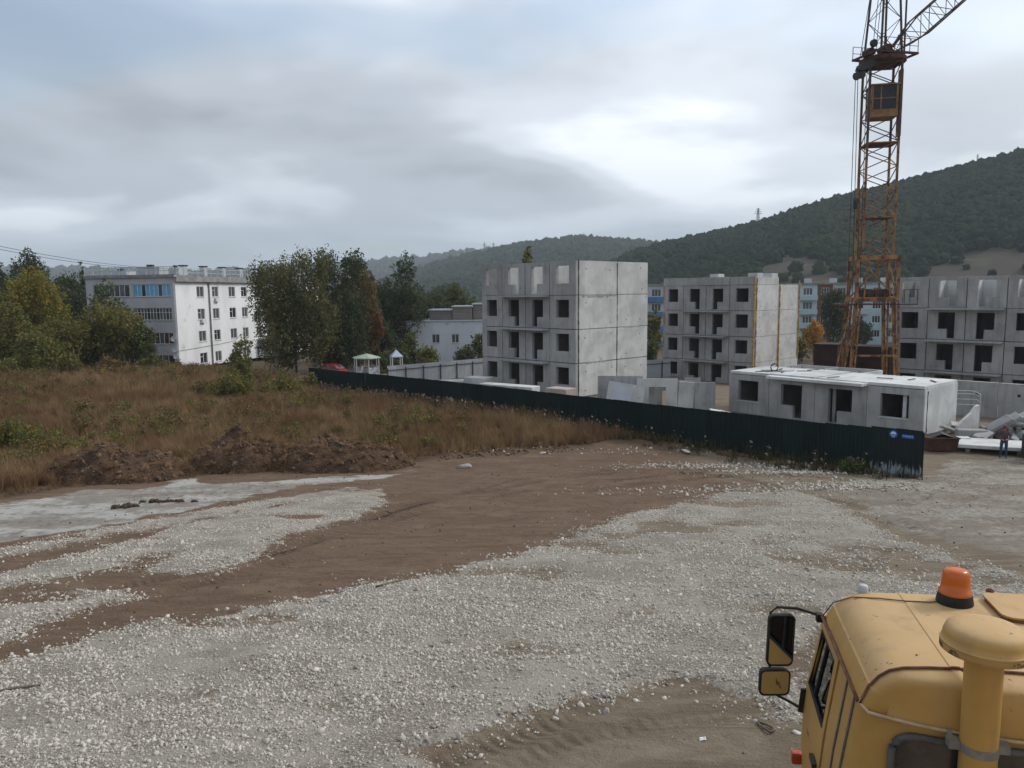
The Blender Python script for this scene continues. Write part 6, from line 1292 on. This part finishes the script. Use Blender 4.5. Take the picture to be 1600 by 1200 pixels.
tree(60, 78, 520, 90, 'lime', 'low bright green tree above the field at the left', group=g1, bare=.03)
tree(175, 88, 476, 120, 'olive', 'yellow-green tree hiding the lower loggias of the white house', group=g1, bare=.05)
tree(164, 93, 438, 50, 'green', 'slim dark green tree in front of the upper left loggia', 'tall', group=g1, bare=.3)
tree(218, 88, 502, 62, 'green', 'green tree under the second loggia row of the white house', group=g1, bare=.05)
tree(130, 86, 512, 80, 'dark', 'dark shrubby tree between the olive trees', group=g1, bare=.03)
tree(238, 84, 548, 44, 'lime', 'small yellow-green bush at the foot of the white house', 'bush', 'bush', 'bush', group=g3)
tree(168, 80, 556, 80, 'brown', 'rusty brown bush at the field edge below the olive tree', 'bush', 'bush', 'bush', group=g3, dens=.6)
tree(108, 76, 548, 70, 'olive', 'low olive bush at the field edge left of the rusty bush', 'bush', 'bush', 'bush', group=g3)
tree(25, 76, 552, 80, 'lime', 'bright green bush at the far left field edge', 'bush', 'bush', 'bush', group=g3)
tree(374, 66, 528, 50, 'lime', 'upright yellow-green sapling in the field before the white wall', 'tall', group=g3, bare=.02, dens=.9)
tree(362, 64, 578, 80, 'olive', 'spreading olive bush at the foot of the sapling', 'bush', 'bush', 'bush', group=g3, dens=.7)
tree(440, 68, 585, 90, 'olive', 'low yellowish bush near the far left end of the green fence', 'bush', 'bush', 'bush', group=g3, dens=.6)
tree(320, 66, 592, 80, 'brown', 'low brown bush left of the sapling', 'bush', 'bush', 'bush', group=g3, dens=.5)
tree(14, 43, 645, 110, 'olive', 'leafy yellow-green bush at the left edge above the mud', 'bush', 'bush', 'bush', group=g3, dens=.8)
tree(45, 46, 668, 60, 'brown', 'thin brown bush beside the leafy bush at the left edge', 'bush', 'bush', 'bush', group=g3, dens=.5)
tree(487, 72, 573, 16, 'lime', 'small pale green shrub against the far left end of the fence', 'bush', 'bush', 'bush', group=g3)
tree(535, 52, 650, 50, 'lime', 'patch of greenish shrub in the grass above the right soil heap', 'bush', 'bush', 'bush', group=g3, dens=.4)
tree(1330, 35.8, 705, 40, 'green', 'dark weed bush against the right part of the green fence', 'bush', 'bush', 'bush', group=g3, dens=.35)
tree(422, 90, 408, 80, 'birch', 'leftmost weeping birch beside the white wall', 'tall', group=g2, bare=.12)
tree(455, 93, 402, 86, 'birch', 'tall weeping birch, second from the white wall', 'tall', group=g2, bare=.12)
tree(488, 92, 396, 84, 'birch', 'tallest weeping birch with light twigs', 'tall', group=g2, bare=.14)
tree(522, 96, 394, 98, 'dark', 'dense dark green tree right of the birches', 'tall', group=g2, bare=.08)
tree(555, 100, 402, 96, 'brown', 'browning tree right of the dark tree', 'round', group=g2, bare=.06)
tree(572, 102, 414, 44, 'brown', 'small browning crown at the right shoulder of the tree mass', 'round', group=g2, bare=.1)
tree(535, 95, 470, 90, 'dark', 'dark undergrowth tree behind the red car', 'round', group=g2, bare=.02)
tree(590, 103, 490, 70, 'dark', 'dark low tree behind the gazebo', 'round', group=g2, bare=.02)
tree(591, 99, 489, 20, 'red', 'narrow red autumn tree behind the gazebo', 'tall', group=g2, bare=.58)
tree(555, 97, 492, 12, 'red', 'small reddish sapling in the dark trees left of the red tree', 'tall', group=g2, bare=.4)
tree(632, 112, 405, 66, 'dark', 'single dark tree standing clear against the far hills', 'tall', group=g2, bare=.1)
tree(602, 116, 432, 74, 'dark', 'dark tree closing the gap left of the single tree', 'round', group=g2, bare=.03)
tree(655, 118, 458, 60, 'dark', 'dark tree behind the left end of the low white building', 'round', group=g2, bare=.03)
tree(640, 99, 512, 66, 'green', 'green bush in front of the left end of the low white building', 'bush', 'bush', 'bush', group=g2)
tree(668, 98, 538, 60, 'lime', 'light green bush below the windows of the low white building', 'bush', 'bush', 'bush', group=g2)
tree(725, 97, 536, 50, 'green', 'rounded green bush beside the left wall of the tall block', 'bush', 'bush', 'bush', group=g2)
tree(748, 99, 518, 30, 'green', 'green tree touching the left edge of the tall block', 'round', group=g2, bare=.1)
tree(605, 95, 535, 50, 'green', 'green bush between gazebo and pointed canopy', 'bush', 'bush', 'bush', group=g2)
tree(520, 96, 540, 50, 'dark', 'dark bush behind the red car roof', 'bush', 'bush', 'bush', group=g2)
tree(710, 140, 437, 46, 'green', 'lone green tree above the rooftop sheds', 'round', group=g2)
tree(682, 150, 455, 70, 'dark', 'dark tree behind the rooftop sheds', 'round', group=g2)
tree(738, 145, 462, 44, 'green', 'green tree behind the left edge of the tall block roof', 'round', group=g2)
tree(605, 165, 452, 80, 'dark', 'distant dark tree in the gap left of the single tree', 'round', group=g2)
tree(823, 86, 391, 30, 'olive', 'tree top peeping over the roof of the tall block', 'tall', bare=.5, dens=2.)
tree(1022, 108, 484, 34, 'olive', 'olive tree in the gap between two panel buildings', 'round', bare=.05)
tree(1018, 100, 520, 30, 'green', 'green bush low in the gap between two panel buildings', 'bush', 'bush', 'bush')
tree(1273, 118, 498, 44, 'orange', 'orange autumn tree right of the yellow-striped building', 'round', bare=.1)
tree(1252, 114, 520, 34, 'olive', 'olive bush below the orange autumn tree', 'bush', 'bush', 'bush')
tree(1305, 138, 446, 56, 'dark', 'dark tree between the orange tree and the crane', 'round', bare=.05)
tree(1345, 150, 500, 50, 'dark', 'dark tree seen through the crane legs', 'round', bare=.05)
for i, px in enumerate((60, 95, 150, 560, 700)): tree(px, 210+20*i, 430+4*i, 90, 'dark', ['far dark tree behind the yellow tree', 'far tree left of the slim pointed tree', 'far tree behind the roof rail of the white house', 'far tree right of the browning crown', 'far tree mass behind the lone green tree'][i], 'round', bare=.02, leaf=.6)

def field_weeds():
    r = np.random.default_rng(77); tm = []
    for i, kd in enumerate(('olive', 'brown', 'brown', 'olive', 'brown')):
        bl = [(r.normal(0, .15), r.normal(0, .15), r.uniform(.3, .6), .22, .22, .28) for _ in range(4)]; tm.append(crown(bl, 16, 9, .075, .16, 0, LM[kd], 700+i))
    x, y = sample(-60, 8, 37, 96, .55); k = (sdist(Z_FIELD, x, y) > .8) & (fbm(x*.16, y*.16, 3, 88) > .54) & (heapz(x, y) < .05); x, y = x[k], y[k]; n = len(x); rt = np.zeros((n, 3)); rt[:, 2] = r.uniform(0, 6.28, n)
    scatter('field_weeds', np.stack([x, y, gz(x, y)], 1), rt, r.uniform(.7, 1.7, n), tm, 'greenish and brown leafy weeds standing in patches in the dry grass', 'weeds')
field_weeds()

for i, (px, yt, kd) in enumerate(((-70, 440, 'olive'), (-150, 430, 'green'), (-240, 425, 'dark'), (-340, 440, 'olive'))): tree(px, 90+4*i, yt, 130, kd, ['olive tree just left of the yellow tree', 'green tree farther left of the yellow tree', 'dark tree at the left end of the field', 'olive tree at the far left end of the field'][i], group=g1, bare=.05, dens=.7)
